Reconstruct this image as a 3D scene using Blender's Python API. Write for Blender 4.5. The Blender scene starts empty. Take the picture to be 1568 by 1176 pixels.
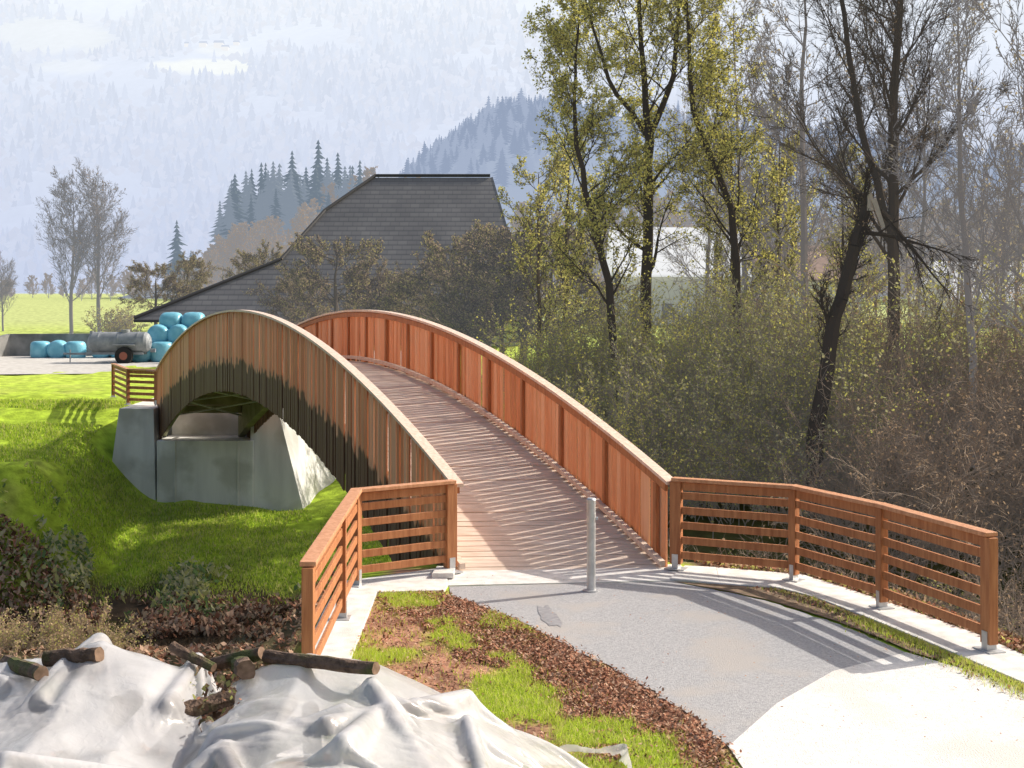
import bpy, math, random
import numpy as np
from mathutils import Vector, Matrix
rng = random.Random(7)
nr = np.random.RandomState(11)
scene = bpy.context.scene
COL = scene.collection

# ------------------------------------------------------------------ noise
_lat = np.random.RandomState(5).rand(256, 256)
def vnoise(x, y):
    x = np.asarray(x, float); y = np.asarray(y, float)
    xi = np.floor(x).astype(int); yi = np.floor(y).astype(int)
    fx = x - xi; fy = y - yi
    fx = fx*fx*(3-2*fx); fy = fy*fy*(3-2*fy)
    a = _lat[xi & 255, yi & 255]; b = _lat[(xi+1) & 255, yi & 255]
    c = _lat[xi & 255, (yi+1) & 255]; d = _lat[(xi+1) & 255, (yi+1) & 255]
    return (a*(1-fx)+b*fx)*(1-fy)+(c*(1-fx)+d*fx)*fy
def fbm(x, y, o=4):
    s = 0; a = 1; t = 0
    for i in range(o):
        s = s + a*vnoise(x*2**i+17.3*i, y*2**i+9.1*i); t += a; a *= .5
    return s/t
def sstep(a, b, x):
    t = np.clip((np.asarray(x, float)-a)/(b-a), 0, 1)
    return t*t*(3-2*t)

# ------------------------------------------------------------------ materials
def base_mat(name):
    m = bpy.data.materials.new(name); m.use_nodes = True
    nt = m.node_tree
    return m, nt, nt.nodes['Principled BSDF'], nt.nodes['Material Output']
def mat(name, ca, cb=None, scale=5, rough=.7, bump=0, bscale=None, stretch=(1,1,1), detail=6,
        metal=0, haze=None, hz=0, transl=0, spec=.3, lo=.35, hi=.65, cc=None, cscale=.4):
    m, nt, P, out = base_mat(name)
    N, L = nt.nodes, nt.links
    P.inputs['Roughness'].default_value = rough
    P.inputs['Metallic'].default_value = metal
    P.inputs['Specular IOR Level'].default_value = spec
    colsock = None
    tc = N.new('ShaderNodeTexCoord'); mp = N.new('ShaderNodeMapping')
    mp.inputs['Scale'].default_value = stretch
    L.new(tc.outputs['Object'], mp.inputs['Vector'])
    if cb is not None:
        nz = N.new('ShaderNodeTexNoise'); nz.inputs['Scale'].default_value = scale
        nz.inputs['Detail'].default_value = detail
        L.new(mp.outputs[0], nz.inputs['Vector'])
        cr = N.new('ShaderNodeValToRGB')
        cr.color_ramp.elements[0].position = lo; cr.color_ramp.elements[1].position = hi
        cr.color_ramp.elements[0].color = (*ca, 1); cr.color_ramp.elements[1].color = (*cb, 1)
        L.new(nz.outputs['Fac'], cr.inputs['Fac'])
        colsock = cr.outputs['Color']
        if cc is not None:
            n3 = N.new('ShaderNodeTexNoise'); n3.inputs['Scale'].default_value = cscale
            n3.inputs['Detail'].default_value = 4
            L.new(tc.outputs['Object'], n3.inputs['Vector'])
            r3 = N.new('ShaderNodeValToRGB')
            r3.color_ramp.elements[0].position = .5; r3.color_ramp.elements[1].position = .62
            L.new(n3.outputs['Fac'], r3.inputs['Fac'])
            mx = N.new('ShaderNodeMixRGB'); L.new(r3.outputs['Color'], mx.inputs['Fac'])
            L.new(colsock, mx.inputs['Color1']); mx.inputs['Color2'].default_value = (*cc, 1)
            colsock = mx.outputs['Color']
        L.new(colsock, P.inputs['Base Color'])
    else:
        P.inputs['Base Color'].default_value = (*ca, 1)
    if bump:
        nb = N.new('ShaderNodeTexNoise'); nb.inputs['Scale'].default_value = bscale or scale*3
        nb.inputs['Detail'].default_value = 5
        L.new(mp.outputs[0], nb.inputs['Vector'])
        bp = N.new('ShaderNodeBump'); bp.inputs['Strength'].default_value = bump
        bp.inputs['Distance'].default_value = .02
        L.new(nb.outputs['Fac'], bp.inputs['Height']); L.new(bp.outputs[0], P.inputs['Normal'])
    sh = P.outputs[0]
    if transl:
        t = N.new('ShaderNodeBsdfTranslucent')
        if colsock: L.new(colsock, t.inputs['Color'])
        else: t.inputs['Color'].default_value = (*ca, 1)
        mx = N.new('ShaderNodeMixShader'); mx.inputs[0].default_value = transl
        L.new(sh, mx.inputs[1]); L.new(t.outputs[0], mx.inputs[2]); sh = mx.outputs[0]
    if haze and hz > 0:  # distance haze painted in as a constant emission per material
        e = N.new('ShaderNodeEmission'); e.inputs['Color'].default_value = (*haze, 1)
        mx = N.new('ShaderNodeMixShader'); mx.inputs[0].default_value = hz
        L.new(sh, mx.inputs[1]); L.new(e.outputs[0], mx.inputs[2]); sh = mx.outputs[0]
        m.cycles.emission_sampling = 'NONE'
    L.new(sh, out.inputs['Surface'])
    return m
def leafm(name, c, transl=.5, haze=(.46,.47,.47), hz=.03):
    m, nt, P, out = base_mat(name); N, L = nt.nodes, nt.links
    N.remove(P)
    d = N.new('ShaderNodeBsdfDiffuse'); d.inputs['Color'].default_value = (*c, 1); sh = d.outputs[0]
    if transl:
        t = N.new('ShaderNodeBsdfTranslucent'); t.inputs['Color'].default_value = (*c, 1)
        mx = N.new('ShaderNodeMixShader'); mx.inputs[0].default_value = transl
        L.new(sh, mx.inputs[1]); L.new(t.outputs[0], mx.inputs[2]); sh = mx.outputs[0]
    if hz > 0:  # emission paints haze and veiling glare on leaves and bark, lifting blacks
        e = N.new('ShaderNodeEmission'); e.inputs['Color'].default_value = (*haze, 1)
        mx = N.new('ShaderNodeMixShader'); mx.inputs[0].default_value = hz
        L.new(sh, mx.inputs[1]); L.new(e.outputs[0], mx.inputs[2]); sh = mx.outputs[0]
        m.cycles.emission_sampling = 'NONE'
    L.new(sh, out.inputs['Surface'])
    return m

def vcol_mat(name, rough=.9, nscale=3, namt=.5, bump=.6, bscale=14, emis=0):
    m, nt, P, out = base_mat(name); N, L = nt.nodes, nt.links
    at = N.new('ShaderNodeAttribute'); at.attribute_name = 'Col'
    tc = N.new('ShaderNodeTexCoord')
    nz = N.new('ShaderNodeTexNoise'); nz.inputs['Scale'].default_value = nscale; nz.inputs['Detail'].default_value = 8
    L.new(tc.outputs['Object'], nz.inputs['Vector'])
    mr = N.new('ShaderNodeMapRange'); mr.inputs[1].default_value = .3; mr.inputs[2].default_value = .7
    mr.inputs[3].default_value = 1-namt; mr.inputs[4].default_value = 1+namt
    L.new(nz.outputs['Fac'], mr.inputs[0])
    mx = N.new('ShaderNodeVectorMath'); mx.operation = 'SCALE'
    L.new(at.outputs['Color'], mx.inputs[0]); L.new(mr.outputs[0], mx.inputs['Scale'])
    L.new(mx.outputs[0], P.inputs['Base Color'])
    P.inputs['Roughness'].default_value = rough; P.inputs['Specular IOR Level'].default_value = .15
    if bump:
        nb = N.new('ShaderNodeTexNoise'); nb.inputs['Scale'].default_value = bscale; nb.inputs['Detail'].default_value = 6
        L.new(tc.outputs['Object'], nb.inputs['Vector'])
        bp = N.new('ShaderNodeBump'); bp.inputs['Strength'].default_value = bump; bp.inputs['Distance'].default_value = .05
        L.new(nb.outputs['Fac'], bp.inputs['Height']); L.new(bp.outputs[0], P.inputs['Normal'])
    if emis:  # vertex colour glows unlit, carrying the painted distance haze
        e = N.new('ShaderNodeEmission'); L.new(mx.outputs[0], e.inputs['Color'])
        ms = N.new('ShaderNodeMixShader'); ms.inputs[0].default_value = emis
        L.new(P.outputs[0], ms.inputs[1]); L.new(e.outputs[0], ms.inputs[2]); L.new(ms.outputs[0], out.inputs['Surface'])
        m.cycles.emission_sampling = 'NONE'
    return m

# ------------------------------------------------------------------ mesh helpers
def np_mesh(name, V, Q, mats, midx=None, smooth=False, cols=None, parent=None, link=True):
    V = np.asarray(V, dtype=np.float32).reshape(-1, 3); Q = np.asarray(Q, dtype=np.int32).reshape(-1, 4)
    me = bpy.data.meshes.new(name)
    me.vertices.add(len(V)); me.vertices.foreach_set('co', V.ravel())
    me.loops.add(Q.size); me.loops.foreach_set('vertex_index', Q.ravel())
    me.polygons.add(len(Q))
    me.polygons.foreach_set('loop_start', np.arange(0, Q.size, 4, dtype=np.int32))
    me.polygons.foreach_set('loop_total', np.full(len(Q), 4, dtype=np.int32))
    for m in mats: me.materials.append(m)
    if midx is not None: me.polygons.foreach_set('material_index', np.asarray(midx, dtype=np.int32))
    me.polygons.foreach_set('use_smooth', np.full(len(Q), smooth, dtype=bool))
    me.update(calc_edges=True)
    if cols is not None:
        a = me.color_attributes.new('Col', 'FLOAT_COLOR', 'POINT')
        c = np.ones((len(V), 4), dtype=np.float32); c[:, :3] = cols
        a.data.foreach_set('color', c.ravel())
    if not link: return me
    return add_obj(name, me, parent)
def add_obj(name, me, parent=None, loc=(0,0,0), rotz=0, sc=1):
    o = bpy.data.objects.new(name, me); COL.objects.link(o)
    o.location = loc; o.rotation_euler = (0, 0, rotz)
    o.scale = (sc, sc, sc) if not isinstance(sc, tuple) else sc
    if parent: o.parent = parent
    return o
def empty(name, loc=(0,0,0)):
    o = bpy.data.objects.new(name, None); COL.objects.link(o); o.location = loc; o.empty_display_size = .3
    return o
class MB:
    def __init__(s): s.v = []; s.f = []; s.m = []; s.a = []
    def hexa(s, p, mi=0, av=None):
        b = len(s.v); s.v += [tuple(q) for q in p]
        s.a += (av if av else [0]*8)
        for q in ((0,3,2,1),(4,5,6,7),(0,1,5,4),(1,2,6,5),(2,3,7,6),(3,0,4,7)):
            s.f.append(tuple(b+i for i in q)); s.m.append(mi)
    def box(s, x0, x1, y0, y1, z0, z1, mi=0):
        s.hexa([(x0,y0,z0),(x1,y0,z0),(x1,y1,z0),(x0,y1,z0),(x0,y0,z1),(x1,y0,z1),(x1,y1,z1),(x0,y1,z1)], mi)
    def bar(s, a, b, w, z0a, z1a, z0b=None, z1b=None, mi=0):
        z0b = z0a if z0b is None else z0b; z1b = z1a if z1b is None else z1b
        dx, dy = b[0]-a[0], b[1]-a[1]; l = math.hypot(dx, dy); nx, ny = -dy/l*w/2, dx/l*w/2
        s.hexa([(a[0]+nx,a[1]+ny,z0a),(a[0]-nx,a[1]-ny,z0a),(b[0]-nx,b[1]-ny,z0b),(b[0]+nx,b[1]+ny,z0b),
                (a[0]+nx,a[1]+ny,z1a),(a[0]-nx,a[1]-ny,z1a),(b[0]-nx,b[1]-ny,z1b),(b[0]+nx,b[1]+ny,z1b)], mi)
    def cyl(s, p0, p1, r0, r1=None, n=16, mi=0, cap=True, capmi=None, jit=0, rings=1):
        r1 = r0 if r1 is None else r1
        p0 = Vector(p0); p1 = Vector(p1); d = (p1-p0).normalized()
        u = d.orthogonal().normalized(); w = d.cross(u)
        b = len(s.v); off = [1+(rng.random()-.5)*jit for _ in range(n)]
        for k in range(rings+1):
            t = k/rings; c = p0.lerp(p1, t); r = r0+(r1-r0)*t
            if jit: c = c+u*(rng.random()-.5)*r*.25
            for i in range(n):
                a = 2*math.pi*i/n; rr = r*off[i]*(1+(rng.random()-.5)*jit*.5)
                s.v.append(tuple(c+(u*math.cos(a)+w*math.sin(a))*rr)); s.a.append(0)
        for k in range(rings):
            for i in range(n):
                j = (i+1) % n
                s.f.append((b+k*n+i, b+k*n+j, b+(k+1)*n+j, b+(k+1)*n+i)); s.m.append(mi)
        if cap:
            cm = mi if capmi is None else capmi
            s.f.append(tuple(b+i for i in reversed(range(n)))); s.m.append(cm)
            s.f.append(tuple(b+rings*n+i for i in range(n))); s.m.append(cm)
    def poly(s, pts, z=None, mi=0):
        b = len(s.v)
        for p in pts:
            s.v.append((p[0], p[1], p[2] if z is None else z)); s.a.append(0)
        s.f.append(tuple(range(b, b+len(pts)))); s.m.append(mi)
    def slab(s, pts, z0, z1, mi=0):
        n = len(pts); b = len(s.v)
        for z in (z0, z1):
            for p in pts: s.v.append((p[0], p[1], z)); s.a.append(0)
        s.f.append(tuple(b+n+i for i in range(n))); s.m.append(mi)
        for i in range(n):
            j = (i+1) % n
            s.f.append((b+i, b+j, b+n+j, b+n+i)); s.m.append(mi)
    def obj(s, name, mats, parent=None, smooth=False, bevel=0, attr=None):
        me = bpy.data.meshes.new(name); me.from_pydata(s.v, [], s.f)
        for m in mats: me.materials.append(m)
        me.polygons.foreach_set('material_index', s.m)
        if smooth: me.polygons.foreach_set('use_smooth', [True]*len(s.f))
        if attr:
            a = me.attributes.new(attr, 'FLOAT', 'POINT'); a.data.foreach_set('value', s.a)
        me.update()
        o = add_obj(name, me, parent)
        if bevel:
            b = o.modifiers.new('bv', 'BEVEL'); b.width = bevel; b.segments = 2; b.limit_method = 'ANGLE'
        return o

# ------------------------------------------------------------------ camera, light, world
cam = bpy.data.cameras.new('camera'); co = bpy.data.objects.new('camera', cam); COL.objects.link(co)
co.location = (0, 0, 3.65); co.rotation_euler = (math.radians(90), 0, 0)
cam.lens = 2000/1568*36; cam.sensor_width = 36; cam.shift_y = -138/1568
cam.clip_end = 6000; scene.camera = co
EL = math.radians(36)
S = Vector((.91*math.cos(EL), .41*math.cos(EL), math.sin(EL))).normalized()
sl = bpy.data.lights.new('sun', 'SUN'); sl.energy = 5; sl.angle = math.radians(.5); sl.color = (1, .93, .82)
so = bpy.data.objects.new('sun', sl); COL.objects.link(so); so.rotation_euler = S.to_track_quat('Z', 'Y').to_euler()
so.location = (30, 10, 30)
w = bpy.data.worlds.new('World'); scene.world = w; w.use_nodes = True
wn = w.node_tree; bg = wn.nodes['Background']; sk = wn.nodes.new('ShaderNodeTexSky')
sk.sky_type = 'NISHITA'; sk.sun_disc = False; sk.sun_elevation = EL
sk.sun_rotation = math.atan2(.91, .41); sk.dust_density = 6; sk.air_density = 1.3
wn.links.new(sk.outputs[0], bg.inputs[0]); bg.inputs[1].default_value = .15
scene.view_settings.view_transform = 'Standard'; scene.view_settings.look = 'None'

# ------------------------------------------------------------------ terrain
YB_X = [-40,-8,-2.7,-2.3,2.4,3.8,4.7,5.2,6,9,40]
YB_Y = [12.5,12.5,13.0,17.4,17.6,17.0,15.4,13.7,11.3,10,9]
prof = {
 -40: ([26,34,37,42,50,70],[-5.5,-3,-1.2,-.6,-.1,0]),
 -14: ([28,33.3,35,36.8,40,46,60],[-5.5,-5,-2.7,-1.3,-.9,-.2,0]),
 -11: ([28,34.4,37.5,40.5,42,45,49],[-5.5,-5,-3.85,-3.25,-2.6,-.3,0]),
 -7.5:  ([28,35,38,41,46,49,54],[-5.5,-5,-3.8,-3.25,-2.9,-1,0]),
 -3:  ([28,35,38,41,46,49,54],[-5.5,-5,-3.8,-3.1,-2.2,-.8,0]),
 2:   ([27,33,37,41,46,52],[-5.5,-5,-3,-1.5,-.4,0]),
 40:  ([24,30,35,40,46,52],[-5.5,-5,-2.7,-1,-.3,0])}
def height(X, Y):
    X = np.asarray(X, float); Y = np.asarray(Y, float)
    keys = sorted(prof); far = np.zeros_like(X)
    Z = [np.interp(Y, *prof[k]) for k in keys]
    Xc = np.clip(X, keys[0], keys[-1])
    for i in range(len(keys)-1):
        t = (Xc-keys[i])/(keys[i+1]-keys[i]); mk = (t >= 0) & (t <= 1)
        t = t*t*(3-2*t)
        far = np.where(mk, Z[i]*(1-t)+Z[i+1]*t, far)
    d = Y-np.interp(X, YB_X, YB_Y)
    near = -5.5*sstep(0, np.where(X < -2.5, 10, 8), d)
    h = np.where(Y > 26, far, near)
    h = h + np.interp(Y, [75,95,150,300,800,3000],[0,1.2,2.2,2.9,4,4])
    rough = sstep(0, 2, d)*(Y < 70)
    h = h + rough*(fbm(X*.7, Y*.7)-.5)*.35
    return h
def axis(pieces):
    a = []
    for lo, hi, st in pieces: a += list(np.arange(lo, hi, st))
    return np.array(a+[pieces[-1][1]])
ax = axis([(-2500,-400,150),(-400,-60,15),(-60,-20,1.5),(-20,14,.25),(14,60,1.5),(60,400,15),(400,2500,150)])
ay = axis([(-60,0,6),(0,8,1),(8,50,.25),(50,100,1.5),(100,300,8),(300,3200,100)])
GX, GY = np.meshgrid(ax, ay); GZ = height(GX, GY)
nx, ny = len(ax), len(ay)
V = np.stack([GX, GY, GZ], -1).reshape(-1, 3)
ii = np.arange(nx*ny).reshape(ny, nx)
Q = np.stack([ii[:-1,:-1], ii[:-1,1:], ii[1:,1:], ii[1:,:-1]], -1).reshape(-1, 4)
n1 = fbm(V[:,0]*.35, V[:,1]*.35)
def soilmask(X, Y):
    return np.clip(1-sstep(.44, .56, fbm(X*1.6+5, Y*1.1+3, 5)), 0, 1)
grassA = np.array([.40,.53,.045]); grassB = np.array([.27,.40,.03])
brown = np.array([.095,.068,.044]); soil = np.array([.36,.195,.13]); litter = np.array([.10,.08,.05])
field = np.array([.44,.56,.075]); meadow = np.array([.44,.50,.20])
c = grassA[None]*(n1[:,None])+grassB[None]*(1-n1[:,None])
def mixc(c, t, col): return c*(1-t[:,None])+col[None]*t[:,None]
c = mixc(c, sstep(43, 60, V[:,1]), field)
c = mixc(c, sstep(.54,.70, fbm(V[:,0]*.8+3, V[:,1]*.5, 5))*(V[:,1] > 30)*(V[:,1] < 75)*.35, np.array([.36,.34,.11]))
c = mixc(c, sstep(70, 110, V[:,1]), meadow)  # meadow colour desaturated, distance haze painted in
low = sstep(-4.0, -4.6, V[:,2]+(n1-.5)*1.2); c = mixc(c, low, brown)
left_lo = sstep(-8, -12, V[:,0])*sstep(36.5, 34, V[:,1])*(V[:,1] > 20)*.5; c = mixc(c, left_lo, brown)
c = mixc(c, sstep(0, 4, V[:,0])*(V[:,1] > 17.7)*(V[:,1] < 75)*.85, litter)
nearb = (V[:,1] < 26)*(V[:,2] < -.3)*1.0; c = mixc(c, nearb*.9, brown)
c = mixc(c, ((V[:,0] < -2.2) & (V[:,1] < 27))*.95, brown)
outR = np.interp(V[:,1], [9,11,12.6,13.9,15,16.1,16.85,17.3], [5.8,5.6,5.25,4.95,4.55,4.1,3.75,2.7])-.4
c = mixc(c, ((V[:,0] > outR) & (V[:,1] > 8) & (V[:,1] < 27))*1.0, np.array([.13,.095,.06]))
sm = soilmask(V[:,0], V[:,1])*(V[:,1] < 17.4)*(V[:,0] < 2.2)*(V[:,0] > -2); c = mixc(c, sm, soil)
c = mixc(c, sstep(500, 900, V[:,1]), np.array([.45,.5,.55]))  # far ground fades to blue-grey, aerial haze painted into its colour
np_mesh('ground', V, Q, [vcol_mat('ground_grass_soil', nscale=2.5, namt=.4)], smooth=True, cols=c)

water = mat('river_water', (.035,.028,.018), (.06,.045,.03), .6, rough=.12, bump=.25, bscale=2, spec=.5)
b = MB(); b.poly([(-60,20),(60,16),(60,40),(-60,40)], z=-4.92); b.obj('river', [water])

# paths
asph = mat('asphalt', (.31,.31,.325), (.45,.445,.455), 45, rough=.75, bump=.5, bscale=140, cc=(.42,.395,.38), cscale=1.1)
pale = mat('pale_concrete_paving', (.66,.64,.62), (.82,.80,.78), 22, rough=.8, bump=.6, bscale=70, cc=(.66,.63,.59), cscale=.7)
conc = mat('kerb_concrete', (.58,.57,.55), (.78,.76,.73), 6, rough=.8, bump=.3, bscale=60)
def ragged(pts, amp=.03, step=.12):
    o = []; n = len(pts)
    for i in range(n-1):
        a = np.array(pts[i]); c_ = np.array(pts[i+1]); k = max(1, int(np.hypot(*(c_-a))/step))
        for j in range(k):
            q = a+(c_-a)*j/k; o.append((q[0]+rng.gauss(0,amp), q[1]+rng.gauss(0,amp)))
    return o+[pts[-1]]
b = MB()
b.poly([(-.78,16.25)]+ragged([(-.74,15.8),(.0,14.7),(.52,13.64),(.95,12.75),(1.29,11.97),(1.60,11.1),(1.74,10.5)], .02)+[(2.35,11.6),(3.1,12.6),(4.0,13.25)]+
        ragged([(3.85,13.7),(3.55,14.5),(3.0,15.5),(2.55,16.0),(2.05,16.55)], .02), z=.010)
b.obj('asphalt_path', [asph])
b = MB()
b.poly([(1.74,10.5),(1.78,9.9),(1.8,8),(1.6,4),(1,-6),(7,-6),(6.2,4),(5.7,9),(5.2,11.2),(4.55,12.4),(4.0,13.25),(3.1,12.6),(2.35,11.6)], z=.014)
b.obj('pale_path', [pale])
wet = mat('wet_asphalt', (.23,.23,.245), (.34,.335,.35), 14, rough=.5, spec=.3)
b = MB(); ring = []
for i in range(60):
    a = i/60*6.283; q = 1+.9*(float(fbm(math.cos(a)*2+5, math.sin(a)*2+9, 3))-.5)
    ring.append((.42+math.cos(a)*.10*q-math.sin(a)*.07, 14.75+math.sin(a)*.5*q))
n_ = len(ring); b.v = [(.42,14.75,.0145)]+[(p[0],p[1],.0145) for p in ring]; b.a = [0]*(n_+1)
for i in range(n_): b.f.append((0, 1+i, 1+(i+1)%n_)); b.m.append(0)
b.obj('wet_patch', [wet])
b = MB()
b.slab([(-.80,16.27),(2.05,16.56),(2.3,17.25),(2.25,17.55),(-.85,17.3)], -.3, .02)
b.slab([(-2.16,16.45),(-2.16,15.0),(-2.10,12.9),(-2.02,10.2),(-1.52,10.2),(-1.60,12.9),(-1.64,15.85),(-.83,15.95),(-.80,16.265),(-.86,17.3),(-1.9,16.6)], -.3, .035)
ik = [(2.0,16.6),(2.6,16.32),(3.28,16.1),(3.62,15.6),(3.95,14.7),(4.35,13.5),(4.75,12.2),(5.2,10.8)]
ok = [(2.3,17.4),(2.7,17.3),(3.75,16.85),(4.1,16.1),(4.55,15.0),(4.95,13.9),(5.25,12.6),(5.6,11.0)]
for i in range(len(ik)-1):
    b.slab([ik[i], ik[i+1], ok[i+1], ok[i]], -.4, .035)
b.slab([(-1.02,16.6),(-.74,16.6),(-.74,17.02),(-.98,17.05)], .036, .10)
b.obj('concrete_kerb', [conc], bevel=.008)
grassl = leafm('grass_blades', (.50,.62,.07), .45, hz=.01)
grass2 = leafm('grass_blades_dry', (.60,.58,.22), .45, hz=.01)
grassD = leafm('grass_blades_dark', (.25,.38,.05), .4, hz=.01)
verge = mat('verge_soil', (.16,.12,.08), (.30,.21,.14), 9, rough=.95, bump=.8, bscale=40)
b = MB(); b.poly([(2.05,16.5),(2.6,15.98),(3.05,15.5),(3.6,14.5),(3.9,13.75),(4.05,13.25),(4.6,12.4),(5.1,11.4),(5.2,10.8),(4.75,12.2),(4.35,13.5),(3.95,14.7),(3.62,15.6),(3.28,16.1),(2.6,16.32)], z=.02)
b.obj('verge', [verge])
yard = mat('gravel_yard', (.46,.44,.41), (.60,.58,.55), 3, rough=.9)
b = MB(); b.poly([(-45,56,.0),(-15,60,.0),(-5,62,.0),(-5,79,.0),(-45,79,.0)])
for i, v in enumerate(b.v): b.v[i] = (v[0], v[1], .02+(.21 if v[1] > 78 else 0))
b.obj('farm_yard', [yard])

# ------------------------------------------------------------------ bridge
def wood(name, a, bb, rough=.6):
    return mat(name, a, bb, 3.5, rough=rough, bump=.25, bscale=20, stretch=(6, 6, .6), lo=.3, hi=.7)
L0 = np.array([-.74,17.06]); R0 = np.array([2.08,17.3]); DV = np.array([-10.76,25.34]); LEN = float(np.hypot(*DV))
RISE = 2.08
tv = DV/LEN; pv = np.array([tv[1], -tv[0]])
def zd(t): return RISE*4*t*(1-t)
def skirt(t): return .72+.5*(2*t-1)**2
bridge = empty('wooden_footbridge', (0,0,0))
def parapet_mat():
    m, nt, P, out = base_mat('larch_boards'); N, L = nt.nodes, nt.links
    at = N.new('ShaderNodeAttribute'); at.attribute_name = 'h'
    at2 = N.new('ShaderNodeAttribute'); at2.attribute_name = 'rnd'
    tc = N.new('ShaderNodeTexCoord'); mp = N.new('ShaderNodeMapping'); mp.inputs['Scale'].default_value = (9,9,.8)
    L.new(tc.outputs['Object'], mp.inputs[0])
    nz = N.new('ShaderNodeTexNoise'); nz.inputs['Scale'].default_value = 2.5; nz.inputs['Detail'].default_value = 7
    L.new(mp.outputs[0], nz.inputs['Vector'])
    ad = N.new('ShaderNodeMath'); ad.operation = 'MULTIPLY_ADD'; ad.inputs[1].default_value = .65
    L.new(at2.outputs['Fac'], ad.inputs[0])
    sc = N.new('ShaderNodeMath'); sc.operation = 'MULTIPLY'; sc.inputs[1].default_value = .6
    L.new(nz.outputs['Fac'], sc.inputs[0]); L.new(sc.outputs[0], ad.inputs[2])
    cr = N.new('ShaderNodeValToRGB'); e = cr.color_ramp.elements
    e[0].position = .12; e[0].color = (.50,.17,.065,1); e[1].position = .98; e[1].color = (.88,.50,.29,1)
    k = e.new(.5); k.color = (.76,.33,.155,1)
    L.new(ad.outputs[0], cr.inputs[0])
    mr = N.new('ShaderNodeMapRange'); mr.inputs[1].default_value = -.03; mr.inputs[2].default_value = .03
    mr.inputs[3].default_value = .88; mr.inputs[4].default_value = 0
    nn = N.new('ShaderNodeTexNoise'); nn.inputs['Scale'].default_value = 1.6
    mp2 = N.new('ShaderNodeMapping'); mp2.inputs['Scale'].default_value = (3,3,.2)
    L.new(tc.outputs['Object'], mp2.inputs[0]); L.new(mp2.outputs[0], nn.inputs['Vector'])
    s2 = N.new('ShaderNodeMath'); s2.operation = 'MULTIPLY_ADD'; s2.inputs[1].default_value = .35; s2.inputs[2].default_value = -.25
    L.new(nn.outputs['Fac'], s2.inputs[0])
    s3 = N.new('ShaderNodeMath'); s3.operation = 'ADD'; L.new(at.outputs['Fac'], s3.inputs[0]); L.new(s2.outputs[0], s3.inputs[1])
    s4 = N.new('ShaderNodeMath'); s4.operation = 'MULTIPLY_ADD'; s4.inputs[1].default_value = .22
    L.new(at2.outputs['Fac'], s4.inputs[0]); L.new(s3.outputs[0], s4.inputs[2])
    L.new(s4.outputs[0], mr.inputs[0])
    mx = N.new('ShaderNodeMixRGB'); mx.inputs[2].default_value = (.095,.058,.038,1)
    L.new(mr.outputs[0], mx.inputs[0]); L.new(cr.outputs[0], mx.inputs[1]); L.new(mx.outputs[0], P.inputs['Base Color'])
    P.inputs['Roughness'].default_value = .6; P.inputs['Specular IOR Level'].default_value = .3
    bp = N.new('ShaderNodeBump'); bp.inputs['Strength'].default_value = .2; bp.inputs['Distance'].default_value = .01
    L.new(nz.outputs['Fac'], bp.inputs['Height']); L.new(bp.outputs[0], P.inputs['Normal'])
    return m
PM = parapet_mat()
capM = wood('handrail_larch', (.70,.48,.36), (.86,.70,.58), rough=.4)
railM = wood('railing_larch', (.33,.12,.048), (.52,.23,.10))
capM2 = wood('railing_cap_larch', (.48,.21,.10), (.66,.35,.20), rough=.5)
deckM = mat('deck_boards', (.54,.42,.33), (.80,.68,.58), 2.0, rough=.65, bump=.3, bscale=14, stretch=(1.2,9,3), lo=.25, hi=.75)
beamM = mat('mossy_beam', (.22,.23,.13), (.36,.36,.22), 2, rough=.8, bump=.3)
galv = mat('galvanised_steel', (.50,.51,.52), (.62,.63,.64), 12, rough=.45, metal=.6)
for side, B0 in (('left', L0), ('right', R0)):
    out = -1 if side == 'left' else 1
    b = MB(); rn = []
    s = .06
    while s < LEN-.05:
        w_ = rng.choice([.105,.12,.13,.112]); gap = .018+rng.random()*.016
        if rng.random() < .18: gap += .03
        t0 = s/LEN; t1 = (s+w_)/LEN
        off = rng.choice([0,0,.0,.014])*out
        a = B0+DV*t0+pv*off; c_ = B0+DV*t1+pv*off
        hw = pv*.013
        zb0 = zd(t0)-skirt(t0)-rng.random()*.03; zb1 = zb0+(zd(t1)-skirt(t1))-(zd(t0)-skirt(t0))
        zt0 = zd(t0)+1.155; zt1 = zd(t1)+1.155
        A_, B_, C_, D_ = a+hw, a-hw, c_-hw, c_+hw
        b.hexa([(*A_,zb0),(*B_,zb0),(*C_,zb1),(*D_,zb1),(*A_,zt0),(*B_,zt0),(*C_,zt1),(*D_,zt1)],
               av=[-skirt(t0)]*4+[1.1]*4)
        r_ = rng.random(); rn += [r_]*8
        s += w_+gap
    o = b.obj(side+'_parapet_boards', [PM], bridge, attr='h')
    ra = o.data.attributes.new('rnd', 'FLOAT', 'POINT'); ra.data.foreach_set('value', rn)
def sweep(B0, zlo, zhi, i0, i1, inward, name, m, n=72, ts=(0,1), skirtlo=None):
    b = MB(); vs = []
    for k in range(n+1):
        t = ts[0]+(ts[1]-ts[0])*k/n
        p = B0+DV*t; a = p+pv*inward*i0; c_ = p+pv*inward*i1; z = zd(t)
        lo = z+zlo if skirtlo is None else z-skirt(t)+skirtlo
        vs.append([(*a,lo),(*c_,lo),(*c_,z+zhi),(*a,z+zhi)])
    for k in range(n):
        for j in range(4):
            b.v += [vs[k][j]]; b.a += [0]
    b.v += vs[n]; b.a += [0]*4
    for k in range(n):
        for j in range(4):
            q = (j+1) % 4
            b.f.append((k*4+j, k*4+q, (k+1)*4+q, (k+1)*4+j)); b.m.append(0)
    b.f.append((0,1,2,3)); b.m.append(0); b.f.append((4*n,4*n+1,4*n+2,4*n+3)); b.m.append(0)
    return b.obj(name, [m], bridge)
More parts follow.
